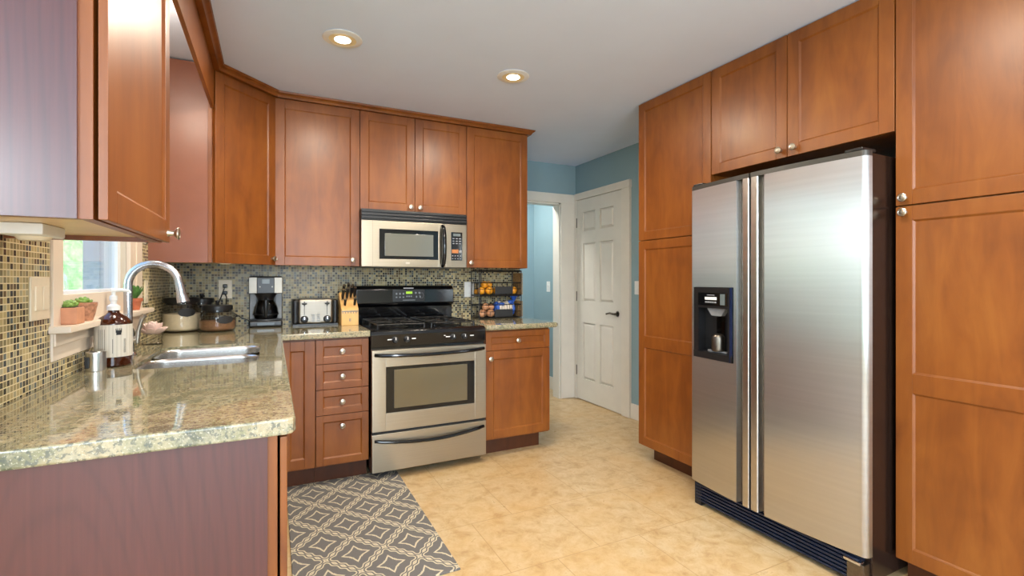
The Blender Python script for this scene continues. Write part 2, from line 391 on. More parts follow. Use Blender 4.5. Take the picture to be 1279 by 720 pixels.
# dining side behind and beside the camera, with its two glazed openings left open to the daylight
w = MB().box(-4.15, XL-.15, .95, 1.07, 0, ZC)
struct('wall_dining_back', w, M['cream_wall'])
w = MB().box(-4.15, -4.03, -4.0, -2.6, 0, ZC).box(-4.15, -4.03, .2, .95, 0, ZC).box(-4.15, -4.03, -2.6, .2, 0, .3).box(-4.15, -4.03, -2.6, .2, 2.35, ZC)
struct('wall_dining_left', w, M['cream_wall'])
w = MB().box(-4.15, -2.4, -4.12, -4.0, 0, ZC).box(1.2, XR+.15, -4.12, -4.0, 0, ZC).box(-2.4, 1.2, -4.12, -4.0, 0, .3).box(-2.4, 1.2, -4.12, -4.0, 2.35, ZC)
struct('wall_rear', w, M['cream_wall'])

# window over the sink
win = MB(); c0 = XL+.018
win.box(XL, c0, 1.897, WY0, 1.09, 2.2, .003).box(XL, c0, WY1, 2.87, 1.09, 2.2, .003).box(XL, c0+.004, 2.87, 2.955, 1.09, 2.2, .003).box(XL, c0, 2.955, 3.0, 1.09, 2.2, .003)
win.box(XL, c0, WY0, WY1, WZ1, 2.2, .003)
f = struct('window_1', win, M['win_white'], 'white framed window above the sink looking onto greenery', 'window')
MB().box(XL-.075, XL+.062, 1.885, 3.03, 1.07, 1.092, .005).build('window_sill', M['win_white'], f)
MB().box(XL+.0, XL+.016, 1.90, 3.0, .985, 1.07, .003).box(XL+.016, XL+.022, 1.90, 3.0, 1.03, 1.07, .002).build('apron', M['win_white'], f)
j = MB()
j.box(XL-.15, XL-.02, WY0, WY0+.012, 1.092, WZ1).box(XL-.15, XL-.02, WY1-.012, WY1, 1.092, WZ1).box(XL-.15, XL-.02, WY0, WY1, WZ1-.012, WZ1).box(XL-.15, XL-.02, WY0, WY1, 1.075, 1.092)
j.build('jamb', M['sash_white'], f)
MB().box(XL-.02, XL-.0005, WY0+.001, WY1-.001, 1.0925, 1.1825, .002).build('ledge', M['win_white'], f)
s_ = MB(); a0, a1 = WY0+.012, WY1-.012
s_.box(XL-.045, XL-.02, a0, a0+.012, 1.182, WZ1-.012, .002).box(XL-.045, XL-.02, a1-.03, a1, 1.182, WZ1-.012, .002).box(XL-.045, XL-.02, a0, a1, 1.17, 1.195, .002).box(XL-.045, XL-.02, a0, a1, WZ1-.05, WZ1-.012, .002)
s_.box(XL-.045, XL-.02, a0, a1, 1.64, 1.675, .002)
sash = s_.build('sash', M['sash_white'], f)
MB().box(XL-.035, XL-.031, a0, a1, 1.18, WZ1-.02).build('pane', M['pane'], sash)
MB().box(XL-.11, XL-.09, WY1-.02, WY1-.012, 1.1, WZ1-.02).build('sash_track', M['sash_white'], f)

# doorway casing, door casing, baseboards
def casing(name, mb): return struct(name, mb, M['white'])
cy = YH-.018
w = MB().box(DX1, XR-.019, cy, YH, 0, 2.125, .004).box(1.96, DX0, cy, YH, 0, 2.125, .004).box(1.96, XR-.019, cy-.004, YH, DH, 2.13, .004)
w.box(DX1-.015, DX1, YH, YH+.12, 0, DH).box(DX0, DX0+.015, YH, YH+.12, 0, DH).box(DX0, DX1, YH, YH+.12, DH-.015, DH)
casing('trim_1', w)
DY0, DY1, DTOP = 3.525, 4.255, 2.065
cx = XR-.028
w = MB().box(cx, XR, DY1, 4.289, 0, 2.13, .004).box(cx, XR, 3.415, DY0, 0, 2.13, .004).box(cx-.004, XR, 3.41, 4.289, DTOP, 2.135, .004)
casing('trim_2', w)
struct('baseboard_right', MB().box(XR-.014, XR, 2.62, 3.413, 0, .135, .004), M['white'])
struct('baseboard_hall', MB().box(2.826, 2.84, YH+.13, 5.14, 0, .14, .004).box(1.01, 2.826, 5.136, 5.15, 0, .14, .004), M['white'])
# six panel door: local frame in wall coordinates, face towards -x
def six_panel():
    mb = MB(); fx, bx = XR-.022, XR-.001
    cols = [(3.645, 3.855), (3.93, 4.14)]; rows = [(.225, .80), (1.02, 1.61), (1.735, 1.93)]
    mb.box(fx+.018, bx, DY0+.004, DY1-.004, .008, DTOP-.004)
    mb.box(fx, fx+.019, DY0+.004, cols[0][0], .008, DTOP-.004).box(fx, fx+.019, cols[0][1], cols[1][0], .008, DTOP-.004).box(fx, fx+.019, cols[1][1], DY1-.004, .008, DTOP-.004)
    zz = [.008, rows[0][0], rows[0][1], rows[1][0], rows[1][1], rows[2][0], rows[2][1], DTOP-.004]
    for (c0_, c1_) in cols:
        for k in range(0, 8, 2): mb.box(fx, fx+.019, c0_, c1_, zz[k], zz[k+1])
        for (r0, r1) in rows:
            # raised field with sloping sides
            t = bmesh.new(); e = .003; g = .026
            o_ = [(c0_+e, r0+e), (c1_-e, r0+e), (c1_-e, r1-e), (c0_+e, r1-e)]; i_ = [(c0_+g, r0+g), (c1_-g, r0+g), (c1_-g, r1-g), (c0_+g, r1-g)]
            a = [t.verts.new((fx+.0178, *p)) for p in o_]; b = [t.verts.new((fx+.001, *p)) for p in i_]
            t.faces.new(b)
            for k in range(4): t.faces.new((a[k], a[(k+1) % 4], b[(k+1) % 4], b[k]))
            bmesh.ops.recalc_face_normals(t, faces=t.faces); mb._add(t)
    return mb
d1 = struct('door_1', six_panel(), M['door_white'], 'white six panel door with a metal lever handle', 'door', smooth=10)
h = MB().lathe([(0, 0), (.033, 0), (.033, .004), (.026, .012), (.012, .014), (.011, .05), (0, .05)], (XR-.014, 3.585, .92), 'x', 24)
h.xf = Matrix.Identity(4)
hx = XR-.014
h = MB()
h.cyl((hx, 3.585, .92), (hx-.008, 3.585, .92), .033, .028, 24).cyl((hx-.008, 3.585, .92), (hx-.05, 3.585, .92), .011)
h.tube([(hx-.05, 3.575, .92), (hx-.053, 3.60, .922), (hx-.053, 3.64, .927), (hx-.053, 3.67, .922), (hx-.052, 3.695, .915), (hx-.046, 3.705, .92)], [.011, .011, .009, .008, .008, .006])
h.build('lever_handle', M['nickel_dark'], d1)
for z in (.30, 1.067, 1.83):
    MB().cyl((hx-.006, DY1-.001, z-.05), (hx-.006, DY1-.001, z+.05), .008, seg=10).box(hx-.004, hx, DY1-.03, DY1, z-.045, z+.045).build('hinge', M['nickel_dark'], d1)
MB().box(XR-.024, XR-.018, DY0-.012, DY0-.002, .88, .96).build('strike_plate', M['nickel_dark'], d1)

# outside: lawn, hedge
def grass_mat():
    t = NT('lawn_grass'); n = t.noise(t.coord(), 40, 4); t.set(Base_Color=t.ramp(n, [(.3, srgb(96, 136, 70)), (.7, srgb(140, 176, 100))]), Roughness=.9); return t.mat
def leaf_mat():
    t = NT('hedge_leaves'); n = t.noise(t.coord(), 5, 6, .7); t.set(Base_Color=t.ramp(n, [(.3, srgb(90, 140, 84)), (.7, srgb(168, 206, 150))]), Roughness=.7); t.bump(n, .6, .05); return t.mat
struct('ground_lawn', MB().box(-40, -4.3, -30, 40, -.3, -.06).box(-4.3, XL-.16, 1.1, 40, -.3, -.06), grass_mat())
t = bmesh.new(); bmesh.ops.create_grid(t, x_segments=150, y_segments=18, size=.5)
for v in t.verts:
    u_, q_ = v.co.x+.5, v.co.y+.5
    prof = math.sin(q_*PI)
    v.co = Vector((-6.2+2.4*(q_-.5)+random.uniform(-.16, .16), 4+u_*26, -.1+3.0*prof**.55+random.uniform(-.14, .14)))
hb = MB(); hb._add(t)
tag(hb.build('hedge', leaf_mat(), smooth=180), 'tall pale green hedge beyond the lawn outside the window', 'hedge', kind='stuff')

# ------------------------------------------------------------------ cabinets
def shaker(mb, x0, x1, z0, z1, st=.057, mids=(), y=0.0, th=.02):
    """framed door or drawer front with a recessed flat panel; face at y-th"""
    f0, f1 = y-th, y
    mb.box(x0, x0+st, f0, f1, z0, z1, .0018).box(x1-st, x1, f0, f1, z0, z1, .0018)
    zs = [z0]+[m_ for m_ in mids]+[z1]
    rails = [(z0, z0+st), (z1-st, z1)]+[(m_-st*.68, m_+st*.68) for m_ in mids]
    for a, b in rails: mb.box(x0+st, x1-st, f0, f1, a, b, .0018)
    mb.box(x0+st-.004, x1-st+.004, f0+.0075, f1-.004, z0+st-.004, z1-st+.004)
    # small sloped bead around each panel opening
    ed = [z0+st]+[v for m_ in mids for v in (m_-st*.68, m_+st*.68)]+[z1-st]
    bw = .007
    for k in range(0, len(ed), 2):
        a, b = ed[k], ed[k+1]; p0, p1 = x0+st, x1-st
        t = bmesh.new(); o_ = [(p0, a), (p1, a), (p1, b), (p0, b)]; i_ = [(p0+bw, a+bw), (p1-bw, a+bw), (p1-bw, b-bw), (p0+bw, b-bw)]
        A = [t.verts.new((q[0], f0+.0018, q[1])) for q in o_]; B = [t.verts.new((q[0], f0+.0074, q[1])) for q in i_]
        for n_ in range(4): t.faces.new((A[n_], A[(n_+1) % 4], B[(n_+1) % 4], B[n_]))
        bmesh.ops.recalc_face_normals(t, faces=t.faces)
        mb._add(t)
    return mb
def knob(parent, x, y, z):
    k = MB().lathe([(0, 0), (.009, 0), (.0075, .006), (.006, .014), (.0125, .019), (.0165, .023), (.0165, .026), (.0125, .0275), (.011, .0262), (.006, .0275), (0, .028)], (x, y, z), 'y', 24)
    return k.build('knob', M['nickel'], parent)
def cabinet(label, loc, rotz, wd, dp, z0, z1, fronts, toe=None, name='wall_cabinet', cat='cabinet', open_bottom=False, lam=None, group=None, toe_inset=(0, 0), gap=.003):
    """fronts: (kind, x0, x1, z0, z1, knob xz or None, mid rails); lam: (left, right) laminated end panels"""
    T = thing(name, label, cat, (loc[0], loc[1], 0 if toe else z0), rotz, group)
    o = 0 if toe else z0
    c = MB(); a, b = (toe or z0)-o, z1-o
    if open_bottom:
        c.box(0, wd, 0, dp, a+.02, b)
        c.m(1).box(.018, wd-.018, .02, dp-.01, a+.012, a+.02)
        c.m(0).box(0, .018, 0, dp, a, a+.0202).box(wd-.018, wd, 0, dp, a, a+.0202).box(.0178, wd-.0178, .0002, .02, a+.0002, a+.0202)
    else: c.box(0, wd, 0.0, dp, a, b, .001)
    c.build('carcass', [M['wood'], M['maple_raw']], T)
    if toe:
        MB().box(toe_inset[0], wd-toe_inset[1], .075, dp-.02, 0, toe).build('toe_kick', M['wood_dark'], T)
    if lam:
        for side, on in zip((0, 1), lam):
            if not on: continue
            x = (-.006, 0) if side == 0 else (wd, wd+.006)
            MB().box(x[0], x[1], .02, dp, a if not toe else a, b).build('end_panel', M['laminate'], T)
    for kind, x0, x1, za, zb, kn, mids in fronts:
        st = .057 if kind == 'door' else .04
        dm = shaker(MB(), x0, x1, za-o, zb-o, st, [m_-o for m_ in mids], -gap, .02-gap).build(kind, M['wood'], T)
        if kn: knob(dm, kn[0], -.02, kn[1]-o)
    return T
G = .0018
ZU, ZT = 1.328, 2.402
# upper row on the back wall, carcass front y 3.481
cabinet('upper cabinet with one wide door above the toaster', (.014, 3.481), 0, .527, .293, ZU, ZT, [('door', G, .527-G, ZU, ZT, (.48, 1.369), ())], open_bottom=True)
cabinet('short two door upper cabinet over the microwave', (.542, 3.481), 0, .784, .293, 1.722, ZT,
        [('door', G, .385-G, 1.722, ZT, (.353, 1.757), ()), ('door', .385+G, .784-G, 1.722, ZT, (.42, 1.757), ())])
cabinet('upper cabinet with one door above the wire rack, right of microwave', (1.327, 3.481), 0, .524, .293, ZU, ZT, [('door', G, .524-G, ZU, ZT, (.03, 1.365), ())], open_bottom=True)
# diagonal corner cabinet: five sided carcass, door at 45 degrees
T = thing('wall_cabinet', 'angled corner upper cabinet with one door between window and range wall', 'cabinet', (-.30, 3.17, ZU))
pent = [(0, 0), (.312, .312), (.312, .603), (-.29, .603), (-.29, 0)]
c = MB().prism(pent, .018, 2.425-ZU).m(1).prism([(-.01, .01), (.29, .32), (.29, .58), (-.28, .58), (-.28, .01)], .010, .018)
c.m(0).box(-.29, 0, 0, .012, 0, .018)
c.build('carcass', [M['wood'], M['maple_raw']], T)
MB().box(-.29, -.02, -.006, 0, 0, 2.43-ZU).build('end_panel', M['laminate_lit'], T)
MB().box(-.02, .0, -.008, 0.0, 0, 2.40-ZU, .001).build('face_frame', M['wood'], T)
dm = MB(); dm.xf = Matrix.Rotation(PI/4, 4, 'Z') @ Matrix.Translation((0, 0, 0))
shaker(dm, .004, .437, 0, ZT-ZU)
dm = dm.build('door', M['wood'], T)
k = MB(); k.xf = Matrix.Rotation(PI/4, 4, 'Z')
k.lathe([(0, 0), (.009, 0), (.0075, .006), (.006, .014), (.0125, .019), (.0165, .023), (.0165, .026), (.0125, .0275), (.011, .0262), (.006, .0275), (0, .028)], (.405, -.02, .04), 'y', 24).build('knob', M['nickel'], dm)

# upper cabinet near the camera on the left wall (faces +x)
T = cabinet('upper cabinet with purple brown side panel, left of the sink window', (-.274, 1.06), PI/2, .575, .322, 1.333, 2.43, [('door', G, .565, 1.333, 2.42, (.535, 1.357), ())], open_bottom=True, lam=(True, False), gap=.006)
# crown over the back row and corner, and the valance that spans the window
def sweep(path, prof):
    """mitred moulding: path of (x,y) points, prof of (outward offset, z); outward = right-hand side of travel"""
    t = bmesh.new(); n = len(path); rings = []
    for i, p in enumerate(path):
        p = Vector(p)
        d0 = (p-Vector(path[i-1])).normalized() if i else None
        d1_ = (Vector(path[i+1])-p).normalized() if i < n-1 else None
        n0 = Vector((d0.y, -d0.x)) if d0 else None; n1 = Vector((d1_.y, -d1_.x)) if d1_ else None
        if n0 is None: m_ = n1
        elif n1 is None: m_ = n0
        else: m_ = (n0+n1); m_ = m_/(m_.dot(n0))
        rings.append([t.verts.new((p.x+m_.x*o_, p.y+m_.y*o_, z)) for o_, z in prof])
    for A, B in zip(rings, rings[1:]):
        for k_ in range(len(prof)): t.faces.new((A[k_], A[(k_+1) % len(prof)], B[(k_+1) % len(prof)], B[k_]))
    t.faces.new(rings[0]); t.faces.new(rings[-1][::-1]); bmesh.ops.recalc_face_normals(t, faces=t.faces)
    return t
prof = [(-.012, 2.404), (.024, 2.404), (.028, 2.412), (.034, 2.42), (.046, 2.428), (.05, 2.438), (-.012, 2.438)]
mb = MB(); mb._add(sweep([(-.288, 1.05), (-.288, 3.158), (.022, 3.468), (1.852, 3.468), (1.852, 3.77)], prof))
tag(mb.build('crown_molding', M['wood'], smooth=30), 'stained crown molding running along the cabinet tops under the ceiling', 'molding')
tag(MB().box(-.308, -.29, 1.64, 3.16, 2.19, 2.404, .002).build('window_valance', M['wood']), 'stained wooden valance board spanning above the sink window', 'valance')

# base cabinets on the back wall, carcass front y 3.10
YF = 3.095
cabinet('base cabinet with one plain door in the corner left of drawers', (-.588, YF), 0, .817, .675, 0, CU-.001, [('door', .624, .817-G, .128, CU-.012, None, ())], toe=.118, name='base_cabinet')
cabinet('base cabinet with a stack of four drawers left of the range', (.23, YF), 0, .306, .675, 0, CU-.001,
        [('drawer', G, .304, .732, CU-.012, (.148, .806), ()), ('drawer', G, .304, .580, .729, (.148, .655), ()), ('drawer', G, .304, .427, .577, (.148, .503), ()), ('drawer', G, .304, .128, .424, (.148, .358), ())], toe=.118, name='base_cabinet')
cabinet('base cabinet with one drawer over one door right of the range', (1.318, YF), 0, .512, .675, 0, CU-.001,
        [('drawer', G, .510, .742, CU-.012, (.245, .806), ()), ('door', G, .510, .13, .739, (.033, .688), ())], toe=.118, name='base_cabinet', toe_inset=(0, .04))
# base cabinets on the left run (face +x)
cabinet('base cabinet with dark cherry end panel at the near end of counter', (.011, 1.215), PI/2, .585, .605, 0, CU-.001, [('door', .002, .583, .128, CU-.012, (.55, .8), ())], toe=.118, name='base_cabinet', lam=(True, False), gap=.005)
T = cabinet('sink base cabinet with two doors under the sink', (.011, 1.80), PI/2, 1.0, .605, 0, .70, [('door', G, .5-G, .128, CU-.012, (.46, .66), ()), ('door', .5+G, 1.0-G, .128, CU-.012, (.54, .66), ())], toe=.118, name='base_cabinet')
MB().box(1.0+G, 1.266, -.022, .06, .118, CU-.001, .001).build('filler_panel', M['wood'], T)
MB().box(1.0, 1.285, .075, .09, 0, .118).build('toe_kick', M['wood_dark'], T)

# tall cabinets on the right wall (face -x); local x runs towards the camera
XP = 2.28
cabinet('narrow tall pantry cabinet left of the refrigerator', (XP, 2.609), -PI/2, .615, .595, 0, 2.437,
        [('door', G, .613, .11, 1.497, None, (.815,)), ('door', G, .613, 1.502, 2.434, None, ())], toe=.10, name='pantry_cabinet', toe_inset=(.05, 0))
cabinet('two door cabinet above the refrigerator', (XP, 1.992), -PI/2, .917, .595, 1.835, 2.437,
        [('door', G, .458-G, 1.835, 2.434, (.425, 1.872), ()), ('door', .458+G, .915, 1.835, 2.434, (.498, 1.872), ())])
cabinet('large tall pantry cabinet right of the refrigerator', (XP, 1.074), -PI/2, .76, .595, 0, 2.437,
        [('door', G, .758, .11, 1.524, (.034, 1.50), (.822,)), ('door', G, .758, 1.53, 2.434, (.034, 1.558), ())], toe=.10, name='pantry_cabinet')

# ------------------------------------------------------------------ counters, sink
def slab(outer, inner=None, bevel_test=None):
    t = bmesh.new()
    def loop(pts):
        v = [t.verts.new((p[0], p[1], CT)) for p in pts]; return [t.edges.new((v[i], v[(i+1) % len(v)])) for i in range(len(v))]
    e = loop(outer)
    if inner: e += loop(inner)
    bmesh.ops.triangle_fill(t, edges=e, use_beauty=True, normal=(0, 0, 1))
    r = bmesh.ops.extrude_face_region(t, geom=t.faces[:])
    bmesh.ops.translate(t, vec=(0, 0, CU-CT), verts=[v for v in r['geom'] if isinstance(v, bmesh.types.BMVert)])
    bmesh.ops.recalc_face_normals(t, faces=t.faces)
    ed = [x for x in t.edges if abs(x.verts[0].co.z-x.verts[1].co.z) < 1e-6 and len(x.link_faces) == 2 and x.calc_face_angle(0) > 1 and bevel_test((x.verts[0].co+x.verts[1].co)/2)]
    bmesh.ops.bevel(t, geom=ed, offset=.014, segments=5, profile=.5, affect='EDGES', clamp_overlap=True)
    return t
def rrect(x0, x1, y0, y1, r, n=6):
    p = []
    for cx_, cy_, a in ((x1-r, y1-r, 0), (x0+r, y1-r, 90), (x0+r, y0+r, 180), (x1-r, y0+r, 270)):
        for k_ in range(n+1): q = math.radians(a+90*k_/n); p.append((cx_+r*math.cos(q), cy_+r*math.sin(q)))
    return p
SX0, SX1, SY0, SY1 = -.445, -.048, 2.065, 2.70
FX, NY, BY = .048, 1.185, 3.045
mb = MB()
mb._add(slab([(XL+.011, NY), (FX-.02, NY), (FX-.006, NY+.006), (FX, NY+.02), (FX, BY), (.537, BY), (.537, YB-.011), (XL+.011, YB-.011)], rrect(SX0, SX1, SY0, SY1, .07),
              lambda c: (abs(c.x-FX) < .002 and c.y < BY+.01) or c.y < NY+.03 or (abs(c.y-BY) < .002 and c.x > FX) or (c.x > FX-.021 and c.y < NY+.03)))
tag(mb.build('countertop', M['granite'], smooth=30), 'L shaped speckled tan granite countertop with the sink set in', 'countertop')
mb = MB(); mb._add(slab([(1.313, BY), (1.875, BY), (1.89, BY+.015), (1.89, YB-.011), (1.313, YB-.011)], None, lambda c: c.y < BY+.02 or c.x > 1.87))
tag(mb.build('countertop', M['granite'], smooth=30), 'short granite countertop under the wire rack right of range', 'countertop')

def bowl(mb, x0, x1, y0, y1, zt, zb, r):
    t = bmesh.new(); L = []
    for ins, z in ((0, zt), (.006, zt-.012), (.008, zb+.03), (.018, zb+.008), (.035, zb)):
        L.append([t.verts.new((p[0], p[1], z)) for p in rrect(x0+ins, x1-ins, y0+ins, y1-ins, r)])
    for A, B in zip(L, L[1:]):
        for k_ in range(len(A)): t.faces.new((A[k_], B[k_], B[(k_+1) % len(A)], A[(k_+1) % len(A)]))
    t.faces.new(L[-1]); bmesh.ops.recalc_face_normals(t, faces=t.faces)
    bmesh.ops.reverse_faces(t, faces=t.faces)
    mb._add(t)
T = thing('sink', 'undermount stainless double bowl sink below the window', 'sink', (-.25, 2.42, .715))
ys = 2.385
for a, b in ((SY0+.003, ys-.008), (ys+.008, SY1-.003)):
    mb = MB(); mb.xf = Matrix.Translation((.25, -2.42, -.715)); bowl(mb, SX0+.003, SX1-.003, a, b, CT-.012, .72, .064)
    bo = mb.build('bowl', M['steel_sink'], T)
    mb = MB().lathe([(0, 0), (.025, 0), (.042, .003), (.045, .001), (.045, -.004)], (0, (a+b)/2-2.42, .008), 'z', 24); mb.build('drain', M['chrome'], bo)
MB().box(SX0+.25+.006, SX1+.25-.006, ys-2.42-.011, ys-2.42+.011, CU-.715-.03, CT-.715-.02, .006, 3).build('divider', M['steel_sink'], T)

# ------------------------------------------------------------------ faucet and things by the sink
T = thing('faucet', 'tall gooseneck pull-down kitchen faucet in brushed steel by the sink', 'faucet', (-.53, 2.485, CT))
MB().lathe([(0, 0), (.03, 0), (.03, .004), (.024, .012), (.021, .02), (.021, .10), (.017, .112), (0, .112)]).build('base', M['faucet'], T)
P = [(0, 0, .10), (0, 0, .2), (0, 0, .295)]+[(.0875-.0875*math.cos(a), 0, .295+.0875*math.sin(a)) for a in [PI*k_/14 for k_ in range(1, 14)]]+[(.176, 0, .285)]
MB().tube([(p[0], p[1], p[2]-.006 if p[2] > .28 else p[2]) for p in P], .0155, 16).build('neck', M['faucet'], T)
MB().cyl((.175, 0, .298), (.184, 0, .245), .0165, .019, 18).cyl((.184, 0, .245), (.19, 0, .215), .0205, .0235, 18).build('spray_head', M['faucet'], T)
MB().cyl((.012, .0, .06), (.034, .004, .07), .012).tube([(.03, .0, .05), (.034, .0, .10), (.046, .0, .145), (.056, .0, .165)], [.010, .008, .008, .010], 12).build('lever', M['nickel'], T)

T = thing('soap_bottle', 'amber soap bottle with grey paper label and white pump', 'bottle', (-.512, 2.205, CT))
R = .054
amber = NT('amber_glass'); amber.set(Base_Color=srgb(70, 30, 10), Roughness=.06, Transmission_Weight=.35, IOR=1.4, Coat_Weight=.4); amber = amber.mat
MB().lathe([(0, 0), (R-.006, 0), (R, .006), (R, .15), (R-.004, .163), (R-.016, .176), (.022, .186), (.017, .192), (.016, .205), (0, .205)], seg=36).build('bottle_body', amber, T)
def label_mat():
    t = NT('striped_paper_label'); w_ = t.n('ShaderNodeTexWave', wave_type='BANDS', bands_direction='X'); w_.inputs['Scale'].default_value = 30; w_.inputs['Distortion'].default_value = .6
    t.l(t.coord('UV'), w_.inputs['Vector'])
    t.set(Base_Color=t.ramp(w_.outputs['Fac'], [(.2, srgb(194, 188, 174)), (.8, srgb(206, 200, 186))]), Roughness=.6); return t.mat
lb = MB(); aa = [math.radians(q) for q in range(-165, 40, 5)]
t = bmesh.new(); A = [t.verts.new(((R+.0008)*math.cos(a), (R+.0008)*math.sin(a), .036)) for a in aa]; B = [t.verts.new(((R+.0008)*math.cos(a), (R+.0008)*math.sin(a), .15)) for a in aa]
for i in range(len(aa)-1): t.faces.new((A[i], A[i+1], B[i+1], B[i]))
lb._add(t)
# dark winged emblem on the label, drawn on its curve; and thin dark rules for the illegible text
def on(a, z, r=R+.0016): return (r*math.cos(a), r*math.sin(a), z)
def patch(mb, a0, a1, z0, z1):
    n_ = 4; t_ = bmesh.new()
    lo = [t_.verts.new(on(a0+(a1-a0)*i/n_, z0)) for i in range(n_+1)]; hi = [t_.verts.new(on(a0+(a1-a0)*i/n_, z1)) for i in range(n_+1)]
    for i in range(n_): t_.faces.new((lo[i], lo[i+1], hi[i+1], hi[i]))
    mb._add(t_)
lb.m(1); A0 = math.radians(-62)
patch(lb, A0-.13, A0+.13, .114, .130); patch(lb, A0-.16, A0-.09, .122, .131); patch(lb, A0+.09, A0+.16, .122, .131)
for q in (-.14, -.05, .05, .14): patch(lb, A0+q-.022, A0+q+.022, .130, .137)
patch(lb, A0-.05, A0+.05, .114, .118)
for q in (-1.1, -.98, -.86, -.74): patch(lb, A0+q, A0+q+.02, .05, .135)
for q in (-.32, .28, .36): patch(lb, A0+q, A0+q+.025, .05, .10)
lb.build('paper_label', [label_mat(), M['black']], T)
MB().lathe([(0, .2), (.02, .2), (.02, .215), (.012, .22), (.009, .222), (.009, .232), (.012, .236), (.012, .25), (.006, .254), (.006, .268), (0, .268)], seg=20).box(-.008, .008, -.008, .008, .266, .276, .003).tube([(0, 0, .271), (.024, .004, .272), (.042, .008, .268), (.047, .009, .261)], [.007, .006, .005, .004], 10).build('pump', M['plate_white'], T)

T = tag(MB().lathe([(0, 0), (.027, 0), (.028, .002), (.028, .062), (.026, .066), (.02, .0675), (0, .068)], seg=28).m(1).box(-.024, -.012, -.0285, -.02, .012, .05, .002).build('air_gap_cap', [M['steel_bar'], M['rubber']], loc=(-.536, 2.105, CT)), 'short brushed steel cylinder cap in front of the soap bottle', 'air gap cap')

T = thing('lotus_candle_holder', 'pale pink lotus flower on a clear glass foot by the faucet', 'candle holder', (-.515, 2.86, CT))
MB().lathe([(0, 0), (.04, 0), (.043, .006), (.036, .02), (.03, .03), (.034, .042), (.04, .05), (.03, .052), (0, .052)], seg=24).build('glass_foot', M['glass'], T)
pk = plain('pink_frosted_glass', srgb(246, 218, 206), .3, 0, .05, 30, Transmission_Weight=.15)
fl = MB()
for ring, (n_, r0, tilt, hh) in enumerate(((8, .022, .9, .05), (6, .014, .45, .058), (5, .006, .15, .06))):
    for k_ in range(n_):
        a = 2*PI*k_/n_+ring*.4; fl.xf = Matrix.Translation((0, 0, .05)) @ Matrix.Rotation(a, 4, 'Z') @ Matrix.Translation((r0, 0, 0)) @ Matrix.Rotation(tilt, 4, 'Y')
        fl.ball((0, 0, hh*.5), .006, .02, hh*.52, 10, 8)
fl.build('lotus_petals', pk, T)

# plants on the sill
def succulent(mb, c, n, r, hh, spread):
    for k_ in range(n):
        a = 2*PI*k_*.382+random.uniform(-.2, .2); q = (k_/n)**.6
        mb.xf = Matrix.Translation(c) @ Matrix.Rotation(a, 4, 'Z') @ Matrix.Rotation(spread*(.2+q), 4, 'Y')
        mb.ball((0, 0, hh*.55), r*.32, r*.55, hh*.5, 8, 6)
    mb.xf = Matrix.Identity(4)
def soilmat(): return plain('potting_soil', srgb(70, 52, 38), .9, 0, .2, 120)
SOIL = soilmat(); GREEN = plain('succulent_green', srgb(140, 176, 84), .5, 0, .2, 60); DGREEN = plain('leaf_green', srgb(84, 136, 62), .5, 0, .25, 60)
TERRA = plain('pale_terracotta', srgb(206, 146, 112), .75, 0, .06, 40); TERRA2 = plain('red_terracotta', srgb(186, 104, 70), .7, 0, .1, 60); COPPER = plain('patterned_clay', srgb(196, 140, 108), .5, 0, .25, 70)
SILL = 1.092
T = thing('potted_succulent', 'square pale terracotta pot with a low green succulent on the sill', 'plant', (-.572, 1.985, SILL))
MB().prism([(-.029, -.036), (.029, -.036), (.029, .036), (-.029, .036)], 0, .052, 'z', .003).m(1).box(-.024, .024, -.031, .031, .0515, .0535).build('pot', [TERRA, SOIL], T)
mb = MB(); succulent(mb, (0, .005, .05), 11, .022, .026, .9); succulent(mb, (0, -.015, .05), 6, .016, .02, .9); mb.build('leaves', GREEN, T)
T = thing('potted_succulent', 'small round patterned clay pot with succulent, second on the sill', 'plant', (-.574, 2.125, SILL))
MB().lathe([(0, 0), (.024, 0), (.03, .02), (.035, .046), (.037, .054), (.037, .062), (.031, .062), (.03, .054), (0, .054)], seg=24).m(1).lathe([(0, .055), (.029, .055)], seg=24).build('pot', [COPPER, SOIL], T)
mb = MB(); succulent(mb, (0, -.006, .052), 12, .02, .03, .95); mb.build('leaves', GREEN, T)
T = thing('potted_plant', 'small red terracotta pot with upright leaves at sill end behind faucet', 'plant', (-.572, 2.80, SILL))
MB().lathe([(0, 0), (.018, 0), (.026, .04), (.03, .04), (.031, .055), (.026, .055), (.025, .048), (0, .048)], seg=24).m(1).lathe([(0, .049), (.0245, .049)], seg=24).build('pot', [TERRA2, SOIL], T)
mb = MB()
for k_ in range(14):
    a = 2*PI*k_*.382; mb.xf = Matrix.Translation((0, 0, .045)) @ Matrix.Rotation(a, 4, 'Z') @ Matrix.Rotation(.12+.45*(k_/14), 4, 'Y'); mb.ball((0, 0, .035), .003, .009, .036, 8, 6)
mb.build('leaves', DGREEN, T)

